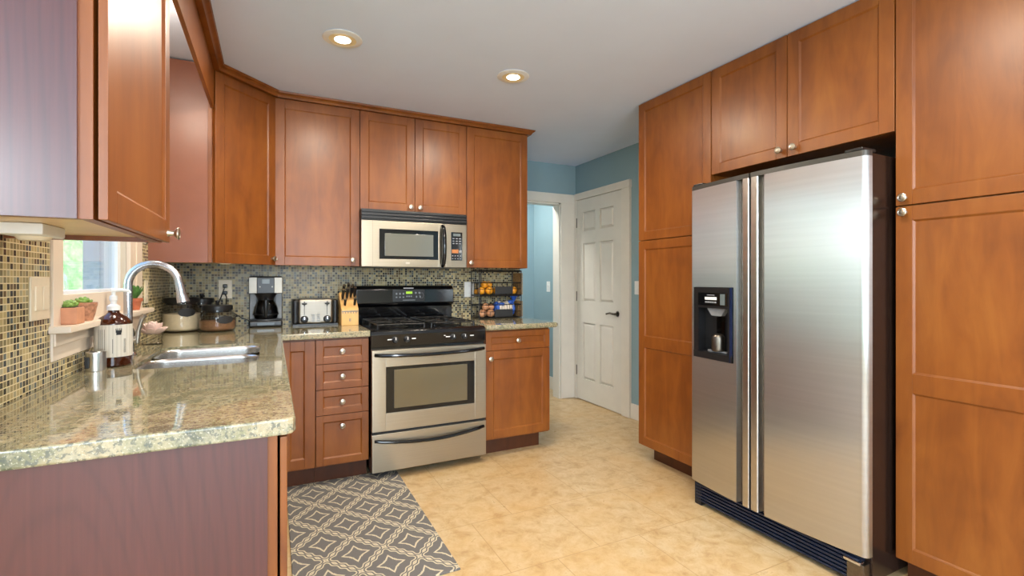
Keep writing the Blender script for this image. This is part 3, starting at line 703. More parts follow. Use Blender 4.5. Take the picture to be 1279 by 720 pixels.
# ------------------------------------------------------------------ canisters
flour = plain('pale_flour', srgb(248, 230, 192), .85, 0, .04, 60); sugar = plain('brown_sugar', srgb(150, 108, 72), .85, 0, .12, 80)
blackboard = plain('blackboard_label', srgb(30, 30, 31), .6, 0, .05, 60)
def canister(label, x, y, r, hgt, fill, fmat, lid_r, lab_dir):
    T = thing('glass_canister', label, 'canister', (x, y, CT))
    n = hgt
    MB().lathe([(0, 0), (r*.86, 0), (r*.97, .012), (r, .035), (r, n*.62), (r*.96, n*.78), (lid_r*1.0, n*.92), (lid_r*.96, n*.96), (lid_r*.96, n), (lid_r*.9, n), (lid_r*.9, n*.95), (r*.92, n*.78), (r*.965, n*.6), (r*.965, .035), (r*.93, .016), (r*.8, .006), (0, .006)], seg=40).build('jar', M['glass'], T)
    MB().lathe([(0, .008), (r*.8, .008), (r*.92, .018), (r*.955, .036), (r*.955, fill), (r*.5, fill+.004), (0, fill+.002)], seg=36).build('contents', fmat, T)
    MB().lathe([(0, n-.012), (lid_r*.88, n-.012), (lid_r*.88, n), (lid_r*1.05, n), (lid_r*1.07, n+.004), (lid_r*1.07, n+.024), (lid_r*1.0, n+.03), (.012, n+.031), (.008, n+.036), (.009, n+.044), (.013, n+.05), (.012, n+.058), (0, n+.06)], seg=32).build('lid', M['black'], T)
    if lab_dir is not None:
        mb = MB(); t_ = bmesh.new(); ring = []; cen = None; rr_ = r*1.004; az, zc, wa, hh = lab_dir
        rows_ = 9
        for i in range(rows_):
            q = -1+2*i/(rows_-1); half = wa*math.sqrt(max(0, 1-q*q))+.002
            ring.append([t_.verts.new((rr_*math.cos(az+half*s2), rr_*math.sin(az+half*s2), zc+hh*q)) for s2 in (-1, -.6, -.2, .2, .6, 1)])
        for A_, B_ in zip(ring, ring[1:]):
            for k2 in range(5): t_.faces.new((A_[k2], A_[k2+1], B_[k2+1], B_[k2]))
        mb._add(t_); mb.build('oval_label', blackboard, T)
    return T
canister('largest glass canister of pale flour in the counter corner', -.490, 3.515, .101, .175, .108, flour, .088, (math.radians(-66), .118, .46, .026))
canister('glass canister of brown sugar nearest the coffee maker', -.297, 3.437, .099, .128, .064, sugar, .076, (math.radians(-60), .073, .5, .024))
canister('glass canister standing behind the flour and sugar canisters', -.405, 3.675, .074, .165, .05, sugar, .066, None)

# ------------------------------------------------------------------ coffee maker
T = thing('coffee_maker', 'black and steel drip coffee maker with glass carafe', 'coffee maker', (-.037, 3.66, CT))
MB().box(-.1, .1, -.09, .08, 0, .045, .012, 3).m(1).cyl((0, -.01, .045), (0, -.01, .049), .066, seg=32).m(2).box(-.05, .05, -.0915, -.089, .014, .03).build('base', [M['black'], M['grey_plastic'], M['black_gloss']], T)
MB().box(-.1, .1, .035, .085, .04, .225, .006).m(1).box(-.096, -.06, .031, .036, .05, .22, .001).box(.06, .096, .031, .036, .05, .22, .001).build('rear_column', [M['black'], M['grey_plastic']], T)
MB().box(-.1, .1, -.085, .085, .222, .335, .012, 3).m(1).box(-.097, -.052, -.088, -.08, .224, .327, .002).box(.05, .097, -.088, -.08, .224, .327, .002).m(2).box(-.03, .03, -.088, -.083, .275, .322, .004).m(3).box(-.022, .022, -.0895, -.087, .285, .316).m(1)
hd = MB().box(-.1, .1, -.085, .085, .222, .335, .012, 3)
hd.m(1).box(-.098, -.052, -.088, -.08, .224, .328, .002).box(.05, .098, -.088, -.08, .224, .328, .002)
hd.m(2).box(-.05, .05, -.087, -.083, .224, .322, .003).m(3).box(-.023, .023, -.089, -.086, .286, .316, .001)
hd.m(1)
for q in (-.038, .034): hd.box(q, q+.008, -.089, -.086, .262, .27)
hd.m(0).cyl((0, -.03, .19), (0, -.03, .224), .05, .07, 28)
hd.build('brew_head', [M['black'], M['steel_dull'], M['black'], M['lcd_dim']], T)
ca = thing('carafe', '', '', (0, -.012, .05)); del ca['label']; del ca['category']; ca.parent = T
MB().lathe([(0, 0), (.06, 0), (.07, .008), (.076, .04), (.07, .08), (.055, .115), (.046, .128), (.046, .136), (.043, .136), (.043, .126), (.052, .112), (.067, .078), (.073, .04), (.067, .01), (.058, .004), (0, .004)], seg=36).build('glass', M['smoke_glass'], ca)
MB().lathe([(.049, .126), (.051, .126), (.051, .142), (0, .146)], seg=28).build('lid', M['black'], ca)
MB().tube([(0, -.045, .135), (.0, -.075, .14), (0, -.098, .125), (0, -.1, .08), (0, -.088, .03), (0, -.078, .02)], .009, 10).build('handle', M['black'], ca)
MB().lathe([(.0775, .03), (.0785, .03), (.0785, .036), (.0775, .036)], seg=36).tube([(-.058, -.055, .03), (-.06, -.05, .06), (-.05, -.035, .115)], .003, 6).build('band', M['black'], ca)

# ------------------------------------------------------------------ toaster
T = thing('toaster', 'wide stainless toaster with black ends and two dials', 'toaster', (.267, 3.655, CT))
for sx in (-1, 1): MB().box(min(sx*.145, sx*.108), max(sx*.145, sx*.108), -.1, .1, .008, .178, .022, 4).build('end_cap', M['black'], T)
b_ = MB().box(-.112, .112, -.105, .105, .012, .183, .02, 4).m(1)
for y in (-.055, -.015, .03, .065): b_.box(-.095, .095, y-.011, y+.011, .1815, .1838)
b_.m(1).box(-.143, .143, -.098, .098, 0, .012)
b_.build('body', [M['steel_dull'], M['black']], T)
for sx in (-1, 1): MB().box(sx*.072-.002, sx*.072+.002, -.1065, -.104, .075, .155).build('lever_slot', M['black'], T)
fr = MB().box(-.03, .03, -.1058, -.104, .024, .086, .001).m(1)
for k_ in range(4): fr.box(-.026, -.006, -.107, -.104, .03+.013*k_, .038+.013*k_, .001).box(.006, .026, -.107, -.104, .03+.013*k_, .038+.013*k_, .001)
fr.build('button_panel', [M['steel_dull'], M['grey_plastic']], T)
for sx in (-1, 1):
    MB().box(sx*.072-.016, sx*.072+.016, -.124, -.106, .145, .157, .004).box(sx*.072-.004, sx*.072+.004, -.116, -.105, .135, .166, .002).build('lever', M['black'], T)
    MB().lathe([(.025, 0), (.025, .004), (.02, .006), (.019, .02), (.016, .022), (0, .022)], (sx*.072, -.105, .045), 'y', 24).m(1).box(sx*.072-.002, sx*.072+.002, -.1285, -.126, .045, .062).build('dial', [M['black'], M['chrome']], T)

# ------------------------------------------------------------------ knife block and knives
T = thing('knife_block', 'light wooden knife block between toaster and range', 'knife block', (.478, 3.55, CT))
blk = wood('pale_beech', srgb(196, 148, 84), srgb(216, 170, 104), srgb(226, 184, 122), .45, 0)
kb = MB().prism([(-.085, 0), (.085, 0), (.085, .205), (.045, .225), (-.02, .155), (-.085, .11)], -.056, .056, 'x', .003)
kb.m(1).box(-.054, .054, -.0862, -.084, .093, .1, .0)
for k_ in range(6): kb.box(-.05+.0175*k_, -.045+.0175*k_, -.0862, -.084, .082, .095)
kb.box(-.006, -.002, -.0862, -.084, .028, .042).box(.001, .005, -.0862, -.084, .028, .042).cyl((-.004, -.0862, .045), (-.004, -.084, .045), .003, seg=8).cyl((.003, -.0862, .045), (.003, -.084, .045), .003, seg=8)
kb.build('block', [blk, M['nickel_dark']], T)
kn = None
d = Vector((0, -.55, .83)).normalized()
for i, (x, y, z, L) in enumerate([(-.04, -.015, .174, .085), (-.012, -.01, .178, .092), (.014, -.005, .183, .095), (.04, .0, .188, .085), (-.028, .035, .21, .075), (.0, .035, .212, .085), (.03, .035, .212, .075), (-.03, -.052, .13, .06), (.034, -.05, .132, .062)]):
    K = thing('kitchen_knife', 'black handled knife standing in the wooden knife block', 'knife', (.478+x, 3.55+y, CT+z), 0, 'knives in the knife block')
    p = d*L
    m_ = MB(); e = d*.012; q = Vector((.0, .83, .55))*.011
    m_.tube([d*.016, d*.03, d*(L*.6), p], [.0085, .0095, .0085, .0105], 10); m_.m(1).cyl(p, p+d*.004, .0095, seg=10)
    m_.build('handle', [M['black'], M['nickel']], K)
    MB().box(-.0012, .0012, -.004, .004, -.004, .002).cyl((0, 0, 0), tuple(d*.01), .008, seg=10).build('blade', M['chrome'], K)

# ------------------------------------------------------------------ range
T = thing('gas_range', 'freestanding stainless and black gas range', 'range', (.542, 3.05, 0))
RW = .758
MB().box(.002, RW-.002, .012, .69, .05, .9, .002).m(1).box(.02, RW-.02, .13, .66, .0, .05).build('body', [M['black_gloss'], M['black']], T)
# cooktop with rounded front and control panel
MB().prism([(.004, .815), (-.002, .82), (-.012, .892), (-.006, .912), (.012, .921), (.66, .921), (.66, .90), (.02, .90), (.02, .815)], 0, RW, 'x', .002).build('cooktop', M['black_gloss'], T, smooth=50)
for gx, w_ in ((.10, .028), (.178+.075, .026), (.478, .032), (.648, .026)):
    MB().box(gx, gx+w_, -.0095, -.006, .858, .864).build('printed_mark', M['white_mark'], T)
MB().box(.465, .475, -.0095, -.006, .868, .872).build('printed_mark', M['white_mark'], T)
for gx in (.147, .222, .528, .606):
    kb = MB().lathe([(.021, 0), (.021, .005), (.017, .008), (.016, .022), (.013, .025), (0, .025)], (gx, -.006, .858), 'y', 24).m(1)
    kb.box(gx-.002, gx+.002, -.034, -.03, .858, .874).box(gx-.021, gx-.017, -.0075, -.0055, .873, .877)
    kb.build('burner_knob', [M['black'], M['white_mark']], T)
for cx_ in (.205, .553):
    g = MB(); x0, x1, y0, y1 = cx_-.15, cx_+.15, .065, .60; z = .947
    g.tube([(x0, y0, z), (x1, y0, z), (x1, y1, z), (x0, y1, z), (x0, y0, z)], .0055, 6)
    for yy in (.2, .465):
        for q in range(8):
            a = 2*PI*q/8; g.tube([(cx_+.03*math.cos(a), yy+.03*math.sin(a), z+.002), (cx_+.09*math.cos(a), yy+.09*math.sin(a), z+.004), (cx_+min(.148, .15/max(abs(math.cos(a)), .001))*math.cos(a), yy+.13*math.sin(a), z)], .005, 6)
    g.tube([(x0, .3325, z), (x1, .3325, z)], .0055, 6)
    for px in (x0, x1):
        for py in (y0, .3325, y1): g.cyl((px, py, z), (px, py, .921), .007, .009, 8)
    g.build('grate', M['black_iron'], T)
    for yy in (.2, .465):
        MB().lathe([(.075, .9215), (.06, .926), (.042, .928), (.042, .934), (.034, .941), (0, .942)], (cx_, yy, 0), 'z', 28).build('burner', M['black_iron'], T)
# backguard
bgp = [(.66, .90), (.655, 1.035), (.62, 1.045), (.612, 1.06), (.618, 1.165), (.635, 1.187), (.66, 1.192), (.70, 1.192), (.70, .90)]
bg = MB().prism(bgp, .006, RW-.006, 'x', .006); bg.build('backguard', M['black_gloss'], T, smooth=50)
pn = MB(); yk = .611
pn.box(.27, .515, yk, .617, 1.068, 1.16, .003).m(1).box(.37, .418, yk-.0012, .617, 1.128, 1.146)
pn.m(2)
for q in (.292, .318, .344): pn.box(q, q+.012, yk-.0012, .617, 1.122, 1.136).box(q, q+.012, yk-.0012, .617, 1.098, 1.108)
for q in (.438, .466): pn.box(q, q+.014, yk-.0012, .617, 1.128, 1.142).box(q+.008, q+.018, yk-.0012, .617, 1.098, 1.112)
for q in range(3): pn.box(.372+.016*q, .384+.016*q, yk-.0012, .617, 1.104-.0*q, 1.114)
pn.box(.345, .44, yk-.0012, .617, 1.078, 1.083)
pn.m(3).box(.352, .428, yk+.001, .62, 1.1685, 1.174)
pn.m(2)
for q in range(10):
    a = 2*PI*q/10; pn.box(.49+.016*math.cos(a)-.002, .49+.016*math.cos(a)+.002, yk-.0012, .617, 1.115+.02*math.sin(a)-.002, 1.115+.02*math.sin(a)+.002)
pn.build('clock_panel', [M['black'], M['lcd_green'], M['grey_mark'], M['white_mark']], T)
# oven door: frame around a window hole
od = MB(); y0, y1 = -.03, .012; wx0, wx1, wz0, wz1 = .088, .672, .41, .695
od.box(.002, wx0, y0, y1, .30, .80, .004).box(wx1, RW-.002, y0, y1, .30, .80, .004).box(wx0-.002, wx1+.002, y0, y1, .30, wz0, .003).box(wx0-.002, wx1+.002, y0, y1, wz1, .80, .003)
odo = od.build('oven_door', M['steel'], T)
MB().box(wx0, wx1, y0+.008, y1, wz0, wz1).build('window_frame', M['black_gloss'], odo)
gi = NT('oven_window_glass'); gi.set(Base_Color=srgb(86, 76, 54), Roughness=.08, Metallic=.0, Coat_Weight=1.0, Coat_Roughness=.04, Specular_IOR_Level=.8); gi = gi.mat
MB().box(wx0+.05, wx1-.05, y0+.006, y0+.009, wz0+.025, wz1-.02, .001).build('window_glass', gi, odo)
def bow(x0, x1, z, sag, out, r, yb):
    n_ = 16; P_ = []
    for i in range(n_+1):
        q = i/n_; P_.append((x0+(x1-x0)*q, yb-out*math.sin(PI*q)**.5 if 0 < i < n_ else yb+.002, z+sag*math.sin(PI*q)))
    return MB().tube(P_, r, 10)
bow(.02, .738, .772, -.008, .045, .0115, y0).build('handle', M['black_gloss'], odo)
dw = MB().box(.002, RW-.002, y0, .012, .052, .285, .004).build('drawer', M['steel'], T)
bow(.02, .738, .247, -.028, .028, .011, y0).build('handle', M['black_gloss'], dw)
MB().box(.004, RW-.004, -.012, .012, .285, .30).build('seam_gasket', M['rubber'], T)

# ------------------------------------------------------------------ microwave
T = thing('microwave', 'stainless over the range microwave with black handle', 'microwave', (.539, 3.38, 1.322))
MW = .757; zz = 1.322
MB().box(.002, MW-.002, .02, .392, .004, .396, .003).m(1).box(.06, .70, .03, .36, 0, .004).build('body', [M['black'], M['grey_plastic']], T)
v = MB().box(0, MW, .006, .03, .322, .396, .002)
for k_ in range(3): v.box(0, MW, -.008+.002*k_, .02, .330+.022*k_, .344+.022*k_, .003)
v.build('vent_grille', M['black'], T)
d_ = MB(); x0, x1, z0, z1 = .121, .538, .056, .262
d_.box(0, x0, 0, .022, .002, .319, .004).box(x1, .59, 0, .022, .002, .319, .004).box(x0-.002, x1+.002, 0, .022, .002, z0, .003).box(x0-.002, x1+.002, 0, .022, z1, .319, .003)
d_.m(1).box(.074, .0752, -.0006, .01, .004, .317)
do = d_.build('door', [M['steel'], M['nickel_dark']], T)
MB().box(x0, x1, .004, .02, z0, z1).m(1).box(.30, .33, -.0008, .002, .022, .036, .004).build('window_frame', [M['black_gloss'], M['nickel']], do)
mg = NT('microwave_window_screen'); mg.set(Base_Color=srgb(104, 104, 96), Roughness=.1, Coat_Weight=1.0, Coat_Roughness=.04); mg = mg.mat
MB().box(x0+.036, x1-.036, .0025, .006, z0+.022, z1-.028, .0012).build('window_glass', mg, do)
hP = [(.57, .004, .012), (.57, -.026, .03), (.57, -.04, .08), (.57, -.044, .16), (.57, -.04, .24), (.57, -.026, .285), (.57, .004, .302)]
MB().tube(hP, [.013, .015, .0155, .016, .0155, .015, .013], 12).build('handle', M['black_gloss'], do)
p_ = MB().box(.592, MW, 0, .022, .002, .319, .004).m(1).box(.634, .722, -.002, .004, .054, .262, .003)
p_.m(2).box(.65, .706, -.003, .0, .232, .252)
p_.m(3)
for r_ in range(3):
    for c_ in range(3): p_.box(.645+.025*c_, .66+.025*c_, -.003, 0, .175+.018*r_, .182+.018*r_)
for c_ in range(4): p_.box(.642+.02*c_, .65+.02*c_, -.003, 0, .085, .092).box(.642+.02*c_, .65+.02*c_, -.003, 0, .065, .07)
p_.m(4).box(.64, .69, -.003, 0, .108, .135).m(3).box(.695, .715, -.003, 0, .112, .13)
p_.build('control_panel', [M['steel'], M['black_gloss'], M['lcd_dim'], M['grey_mark'], plain('orange_key', srgb(176, 112, 62), .5)], T)

# ------------------------------------------------------------------ refrigerator (faces -x; local x towards the camera, local y into the wall)
T = thing('refrigerator', 'side by side stainless refrigerator with ice and water dispenser', 'refrigerator', (2.13, 1.972, 0), -PI/2)
FW = .884
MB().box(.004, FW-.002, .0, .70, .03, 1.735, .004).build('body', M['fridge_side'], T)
def fy(x): return -.082+(.17 if x < .42 else .2)*(x-.42)**2
def dpanel(mb, xa, xb, z0, z1, rl=0, rr=0, back=-.004):
    n_ = 14; top = []
    for i in range(n_+1):
        x = xa+(xb-xa)*i/n_; y = fy(x)
        if rr and x > xb-rr: q = (x-(xb-rr))/rr; y += rr*(1-math.sqrt(max(0, 1-q*q)))
        if rl and x < xa+rl: q = ((xa+rl)-x)/rl; y += rl*(1-math.sqrt(max(0, 1-q*q)))
        top.append((x, y))
    if rr:
        top = [p for p in top if p[0] <= xb-rr]
        for i in range(0, 9): a = PI/2*i/8; top.append((xb-rr+rr*math.sin(a), fy(xb-rr)+rr*(1-math.cos(a))))
    if rl:
        top = [p for p in top if p[0] >= xa+rl]
        top = [(xa+rl-rl*math.sin(PI/2*i/8), fy(xa+rl)+rl*(1-math.cos(PI/2*i/8))) for i in range(8, -1, -1)]+top
    mb.prism(top+[(xb, back), (xa, back)], z0, z1, 'z')
Z0, Z1 = .135, 1.722
DXA, DXB, DZA, DZB = .035, .300, .815, 1.195
fd = MB()
dpanel(fd, .002, DXA, Z0, Z1, rl=.02); dpanel(fd, DXA, DXB, Z0, DZA); dpanel(fd, DXA, DXB, DZB, Z1); dpanel(fd, DXB, .318, Z0, Z1)
fd.box(DXA, DXB, -.012, -.004, DZA, DZB)
fz = fd.build('freezer_door', M['steel_fridge'], T, smooth=30)
MB().box(.318, .35, -.045, -.004, Z0, Z1).m(1).box(.318, .35, -.0455, -.044, Z0, Z1).build('handle_recess', [M['rubber'], M['nickel_dark']], fz)
hb = MB(); dpanel(hb, .35, .388, Z0, Z1, rl=.008, rr=.006); hb.build('handle', M['steel_bar'], fz)
rd = MB(); dpanel(rd, .47, FW, Z0, Z1, rr=.024)
rf = rd.build('refrigerator_door', M['steel_fridge'], T, smooth=30)
MB().box(.437, .47, -.045, -.004, Z0, Z1).m(1).box(.437, .47, -.0455, -.044, Z0, Z1).build('handle_recess', [M['rubber'], M['nickel_dark']], rf)
hb = MB(); dpanel(hb, .397, .437, Z0, Z1, rl=.006, rr=.008); hb.build('handle', M['steel_bar'], rf)
# top trims
tp = MB(); dpanel(tp, .002, .388, Z1, Z1+.022, rl=.02); tp.build('top_cap', M['trim_dark'], fz, smooth=30)
tp = MB(); dpanel(tp, .397, FW, Z1, Z1+.022, rr=.024); tp.build('top_cap', M['trim_dark'], rf, smooth=30)
for a, b in ((.80, .87), (.01, .08)): MB().box(a, b, -.045, .05, Z1+.022, Z1+.036, .005).build('hinge_cover', M['black'], T)
# dispenser
def dy(x): return fy(x)-.006
dp = MB(); yA, yB = fy(DXA), fy(DXB)
def dbox(xa, xb, za, zb, out, back): dp.prism([(xa, fy(xa)-out), (xb, fy(xb)-out), (xb, back), (xa, back)], za, zb, 'z')
dbox(DXA, DXB, 1.085, DZB-.002, .007, -.012); dbox(DXA, DXB, DZA+.002, .852, .009, -.012)
dbox(DXA, DXA+.035, .852, 1.085, .007, -.012); dbox(DXB-.03, DXB, .852, 1.085, .007, -.012)
dp.box(DXA, DXB, -.016, -.0125, .852, 1.085)
dp.m(1); dbox(DXB-.016, DXB, DZA+.002, DZB-.002, .0085, -.02)
dp.m(0); dsp = dp.build('dispenser', [M['black'], plain('blue_black_bezel', srgb(26, 38, 70), .2, .2)], fz, smooth=30)
dp = MB(); dbox(DXA+.035, DXB-.03, 1.098, 1.165, .0085, fy(.2)+.02); dp.m(1); dbox(DXA+.085, DXA+.165, 1.128, 1.143, .0095, fy(.2)+.02); dp.m(2)
for q in range(5): dbox(DXA+.087+.016*q, DXA+.099+.016*q, 1.112, 1.120, .0095, fy(.2)+.02)
dbox(DXA+.10, DXA+.15, 1.151, 1.155, .0095, fy(.2)+.02); dp.m(3); dbox(DXB-.075, DXB-.045, 1.103, 1.16, .0095, fy(.2)+.02)
dp.build('control_panel', [M['black_gloss'], M['white_mark'], M['grey_mark'], M['lcd_dim']], dsp)
MB().prism([(.12, 1.085), (.24, 1.085), (.21, 1.045), (.15, 1.045)], -.06, -.03, 'y').build('chute', M['grey_plastic'], dsp)
MB().box(.155, .205, -.03, -.022, .93, 1.04, .004).build('lever_paddle', M['smoke_glass'], dsp)
MB().box(.115, .235, -.05, -.03, .853, .862, .002).build('drip_tray', M['grey_plastic'], dsp)
mb = MB().lathe([(0, 0), (.03, 0), (.034, .01), (.034, .07), (.024, .085), (.012, .09), (0, .09)], (.18, -.045, .862), 'z', 20); mb.build('drip_cup', M['nickel_dark'], dsp)
# grille
g = MB().box(.012, FW-.03, -.03, .02, .02, .125)
for k_ in range(6): g.box(.02, FW-.032, -.04, -.028, .026+.0165*k_, .036+.0165*k_, .002)
g.build('grille', M['fridge_grille'], T)
MB().box(FW-.075, FW-.01, -.046, .03, .0, .105, .006).m(1).box(FW-.085, FW-.02, -.05, -.02, .098, .112, .004).build('leveling_foot', [M['nickel_dark'], M['chrome']], T)
MB().box(.012, .06, -.036, .03, .0, .125, .006).build('leveling_foot', M['black'], T)

# ------------------------------------------------------------------ wire rack with fruit, onions and bread
T = thing('wire_rack', 'two tier black wire basket rack with slate labels in the corner', 'rack', (1.665, 3.655, CT))
x0, x1, y0, y1 = -.19, .185, -.085, .085
def tier(z, hh, nm):
    t_ = MB(); r_ = .0028
    for zz_ in (z, z+hh): t_.tube([(x0, y0, zz_), (x1, y0, zz_), (x1, y1, zz_), (x0, y1, zz_), (x0, y0, zz_)], .004 if zz_ == z+hh else r_, 6)
    for q in range(9): xx = x0+(x1-x0)*q/8; t_.tube([(xx, y1, z+hh), (xx, y1, z), (xx, y0, z), (xx, y0, z+hh if q in (0, 8) else z+.05)], .0022, 5)
    t_.tube([(x0, y0, z+.05), (x1, y0, z+.05)], r_, 6)
    for q in range(1, 5): yy = y0+(y1-y0)*q/5; t_.tube([(x0, yy, z+hh), (x0, yy, z), (x1, yy, z), (x1, yy, z+hh)], .0022, 5)
    b0 = t_.build('basket', M['black_iron'], T); return b0
lo = tier(.006, .105, 'low'); up = tier(.19, .10, 'up')
p_ = MB()
for xx in (x0, -.105, x1):
    for yy in (y1,) if xx == -.105 else (y0, y1): p_.tube([(xx, yy, 0), (xx, yy, .385)], .004, 6)
p_.tube([(x0, y0, .385), (x1, y0, .385), (x1, y1, .385), (x0, y1, .385), (x0, y0, .385)], .0055, 6)
p_.tube([(x0, y0, .186), (x1, y0, .186), (x1, y1, .186), (x0, y1, .186), (x0, y0, .186)], .0055, 6)
p_.build('frame', M['black_iron'], T)
wick = plain('tan_woven_panel', srgb(168, 132, 82), .8, 0, .25, 140)
for z in (.19, .008): MB().box(x1+.004, x1+.016, y0+.005, y1-.005, z, z+(.18 if z > .1 else .13), .003).build('end_panel', wick, T)
for z in (.197, .012): MB().box(-.055, .105, y0-.006, y0-.002, z, z+.062, .002).m(1).tube([(-.04, y0-.004, z+.062), (-.04, y0-.004, z+.072)], .002, 6).tube([(.09, y0-.004, z+.062), (.09, y0-.004, z+.072)], .002, 6).build('slate_label', [blackboard, M['black_iron']], T)
ora = NT('citrus_peel'); nz = ora.noise(ora.coord(), 90, 2); ora.set(Base_Color=ora.ramp(nz, [(.3, srgb(222, 136, 22)), (.7, srgb(240, 172, 44))]), Roughness=.4); ora.bump(nz, .2, .001); ora = ora.mat
def fruit(nm, label, cat, group, spots, mat, stemmat, rz=1.0):
    for (x, y, z, r) in spots:
        F = thing(nm, label, cat, (1.665+x, 3.655+y, CT+z), random.uniform(0, 6), group)
        MB().lathe([(0, -r*rz)]+[(r*math.sin(PI*k_/9), -r*rz*math.cos(PI*k_/9)) for k_ in range(1, 9)]+[(r*.12, r*rz*.97), (0, r*rz*.93)], (0, 0, r*rz), 'z', 18).build('fruit' if cat == 'orange' else 'bulb', mat, F)
        MB().cyl((0, 0, 2*r*rz-.004), (0, 0, 2*r*rz+.003), r*.13, r*.08, 8).build('stem', stemmat, F)
STEM = plain('dry_stem', srgb(110, 90, 50), .8, 0, .1, 80)
rr = .031
fruit('orange', 'yellow orange citrus fruit piled in the upper wire basket', 'orange', 'oranges in the upper basket',
      [(-.155, -.045, .195, rr), (-.09, -.048, .195, rr), (-.12, .018, .195, rr), (-.158, .062, .195, .02), (-.055, .02, .195, rr), (-.122, -.03, .246, .028), (-.066, .008, .246, .027), (.01, .02, .195, rr), (.075, .025, .195, rr), (.14, -.03, .195, rr), (.14, .04, .195, rr)], ora, STEM)
oni = plain('onion_skin', srgb(206, 148, 106), .45, 0, .2, 40)
fruit('onion', 'tan papery onion piled in the lower wire basket', 'onion', 'onions in the lower basket',
      [(-.148, -.045, .011, .033), (-.075, -.045, .011, .034), (-.115, .025, .011, .034), (-.115, -.035, .066, .031), (-.05, .035, .011, .03), (-.06, -.02, .066, .027)], oni, STEM, .92)
T = thing('bread_bag', 'blue and white bread bag lying in the lower wire basket', 'bread bag', (1.665+.07, 3.66, CT+.012))
bagw = plain('white_bread_wrap', srgb(214, 202, 186), .35, 0, .12, 30); bagb = plain('blue_bread_wrap', srgb(48, 96, 190), .3, 0, .15, 30)
mb = MB()
for k_ in range(7):
    q = -.07+.0235*k_; mb.m(0 if k_ not in (0, 6) else 1).ball((q, .0, .065+.006*math.sin(k_*2)), .024, .05, .058, 14, 10)
mb.m(1).ball((-.04, -.03, .10), .032, .024, .016, 12, 8).ball((.05, -.02, .115), .03, .025, .02, 12, 8)
mb.build('wrapped_loaf', [bagw, bagb], T)
MB().lathe([(.008, 0), (.012, .008), (.03, .04), (.034, .046), (.026, .05), (.006, .02)], (.085, -.01, .12), 'z', 12).build('twisted_end', bagb, T)

# ------------------------------------------------------------------ wall plates, plugs, small lights
def plate(name, label, cat, loc, rotz, wd, hg, mat, kind):
    T = thing(name, label, cat, loc, rotz)
    MB().box(-wd/2, wd/2, -.006, 0, -hg/2, hg/2, .003, 3).build('cover_plate', mat, T)
    if kind == 'rocker2':
        for sx in (-.026, .026): MB().box(sx-.017, sx+.017, -.0095, -.004, -.034, .034, .002).build('rocker', mat, T)
    elif kind == 'rocker': MB().box(-.017, .017, -.0095, -.004, -.034, .034, .002).build('rocker', mat, T)
    elif kind == 'toggle': MB().box(-.005, .005, -.016, -.004, -.004, .014, .002).build('toggle', mat, T)
    elif kind == 'outlet':
        for z in (-.022, .022): MB().box(-.017, .017, -.008, -.004, z-.014, z+.014, .004).m(1).box(-.008, -.006, -.0085, -.007, z-.003, z+.006).box(.006, .008, -.0085, -.007, z-.003, z+.006).build('socket', [mat, M['black']], T)
    else:
        for z in (-.03, .03): MB().cyl((0, -.0065, z), (0, -.0055, z), .003, seg=10).build('screw', M['nickel'], T)
    return T
xl = XL+.01; yb = YB-.01
plate('light_switch', 'ivory double rocker switch plate on mosaic left of the window', 'switch', (xl, 1.817, 1.178), PI/2, .125, .122, M['ivory'], 'rocker2')
plate('wall_outlet', 'ivory outlet plate on mosaic between window and corner cabinet', 'outlet', (xl, 3.105, 1.17), PI/2, .072, .118, M['ivory'], 'outlet')
plate('wall_outlet', 'outlet with two black plugs on the mosaic behind the canisters', 'outlet', (-.28, yb, 1.17), 0, .08, .125, M['ivory'], 'outlet')
plate('blank_wall_plate', 'white blank plate on the mosaic between range and wire rack', 'wall plate', (1.463, yb, 1.155), 0, .085, .125, M['plate_white'], 'blank')
plate('light_switch', 'white toggle switch on the blue hallway wall past the doorway', 'switch', (2.84, 4.80, 1.16), -PI/2, .075, .118, M['plate_white'], 'toggle')
plate('light_switch', 'white rocker switch between the white door and pantry cabinet', 'switch', (XR, 3.335, 1.165), -PI/2, .072, .118, M['plate_white'], 'rocker')
T = thing('power_plug', 'upper black plug and cord in the outlet behind canisters', 'plug', (-.28, yb-.008, 1.193))
MB().box(-.013, .013, -.03, 0, -.012, .012, .005).build('plug_body', M['black'], T)
MB().tube([(0, -.028, -.004), (-.008, -.036, -.03), (-.02, -.04, -.07), (-.04, -.04, -.12), (-.03, -.04, -.2), (.0, -.05, -.262), (.06, -.05, -.265)], .0035, 8).build('cord', M['black'], T)
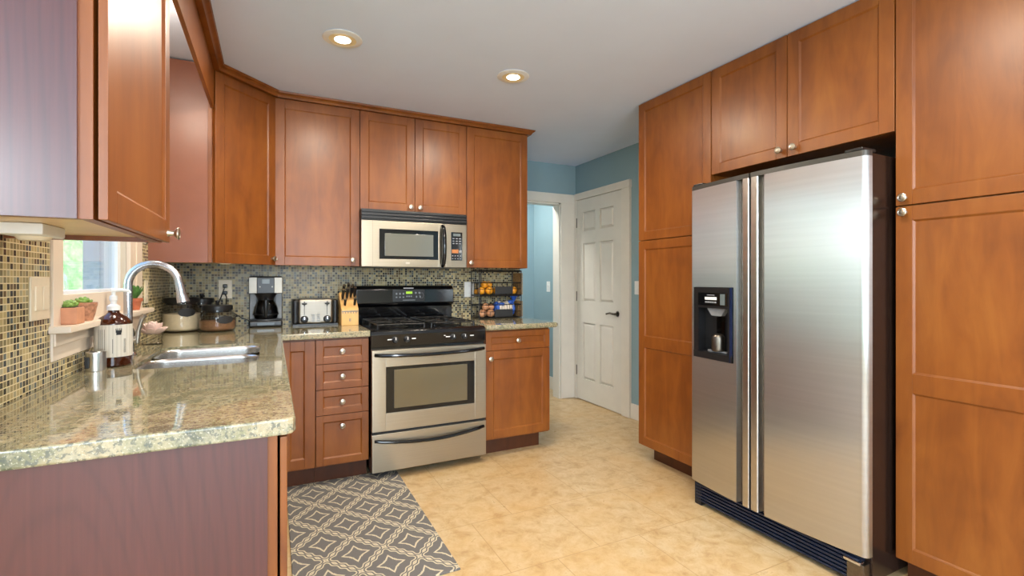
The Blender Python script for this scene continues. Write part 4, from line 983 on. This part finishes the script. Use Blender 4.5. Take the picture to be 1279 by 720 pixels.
T = thing('power_plug', 'lower black plug and cord leading to the coffee maker', 'plug', (-.28, yb-.008, 1.147))
MB().box(-.013, .013, -.03, 0, -.012, .012, .005).build('plug_body', M['black'], T)
MB().tube([(0, -.028, -.004), (.01, -.036, -.03), (.01, -.06, -.09), (.05, -.07, -.13), (.10, -.09, -.165), (.135, -.085, -.18), (.145, -.08, -.19)], .0035, 8).build('cord', M['black'], T)

for i, (x, y) in enumerate(RECESSED):
    T = thing('recessed_light', ['round recessed ceiling light, the larger one nearer the sink', 'round recessed ceiling light, the one nearer the doorway'][i], 'ceiling light', (x, y, ZC))
    MB().lathe([(.062, -.001), (.094, -.001), (.095, -.004), (.09, -.007), (.066, -.009), (.062, -.006)], seg=40).build('trim_ring', M['plate_white'], T)
    MB().lathe([(.066, -.0085), (.0655, -.0095), (.05, -.006), (.048, -.003), (.066, -.003)], seg=36).build('baffle', M['lamp_baffle'], T)
    MB().lathe([(0, -.012), (.03, -.011), (.047, -.006), (.048, -.003), (0, -.003)], seg=32).build('bulb', M['bulb'], T)

def puck(label, x, y, z):
    T = thing('under_cabinet_light', label, 'light', (x, y, z))
    MB().lathe([(0, 0), (.034, 0), (.034, -.006), (.028, -.012), (0, -.012)], seg=28).build('housing', M['plate_white'], T)
    MB().lathe([(0, -.012), (.024, -.012), (.022, -.0145), (0, -.015)], seg=24).build('lens', M['ivory'], T)
puck('small white puck light under the angled corner cabinet', -.245, 3.29, ZU+.010)
puck('small white puck light under the cabinet above the toaster', .27, 3.60, ZU+.012)
T = thing('under_cabinet_light', 'white box light under the cabinet left of the sink window', 'light', (-.452, 1.36, 1.333+.012))
MB().box(-.037, .037, -.06, .06, -.024, 0, .004).build('housing', M['plate_white'], T)
MB().cyl((.0, .01, -.024), (.0, .01, -.032), .03, .024, 24).build('lens', M['ivory'], T)

# ------------------------------------------------------------------ rug
mb = MB(); mb.box(.075, .717, 1.942, 3.16, .0005, .009, .003)
mb.m(1)
tag(mb.build('rug', [M['rug'], M['rug_edge']]), 'grey and cream trellis patterned rug on the tile floor', 'rug')
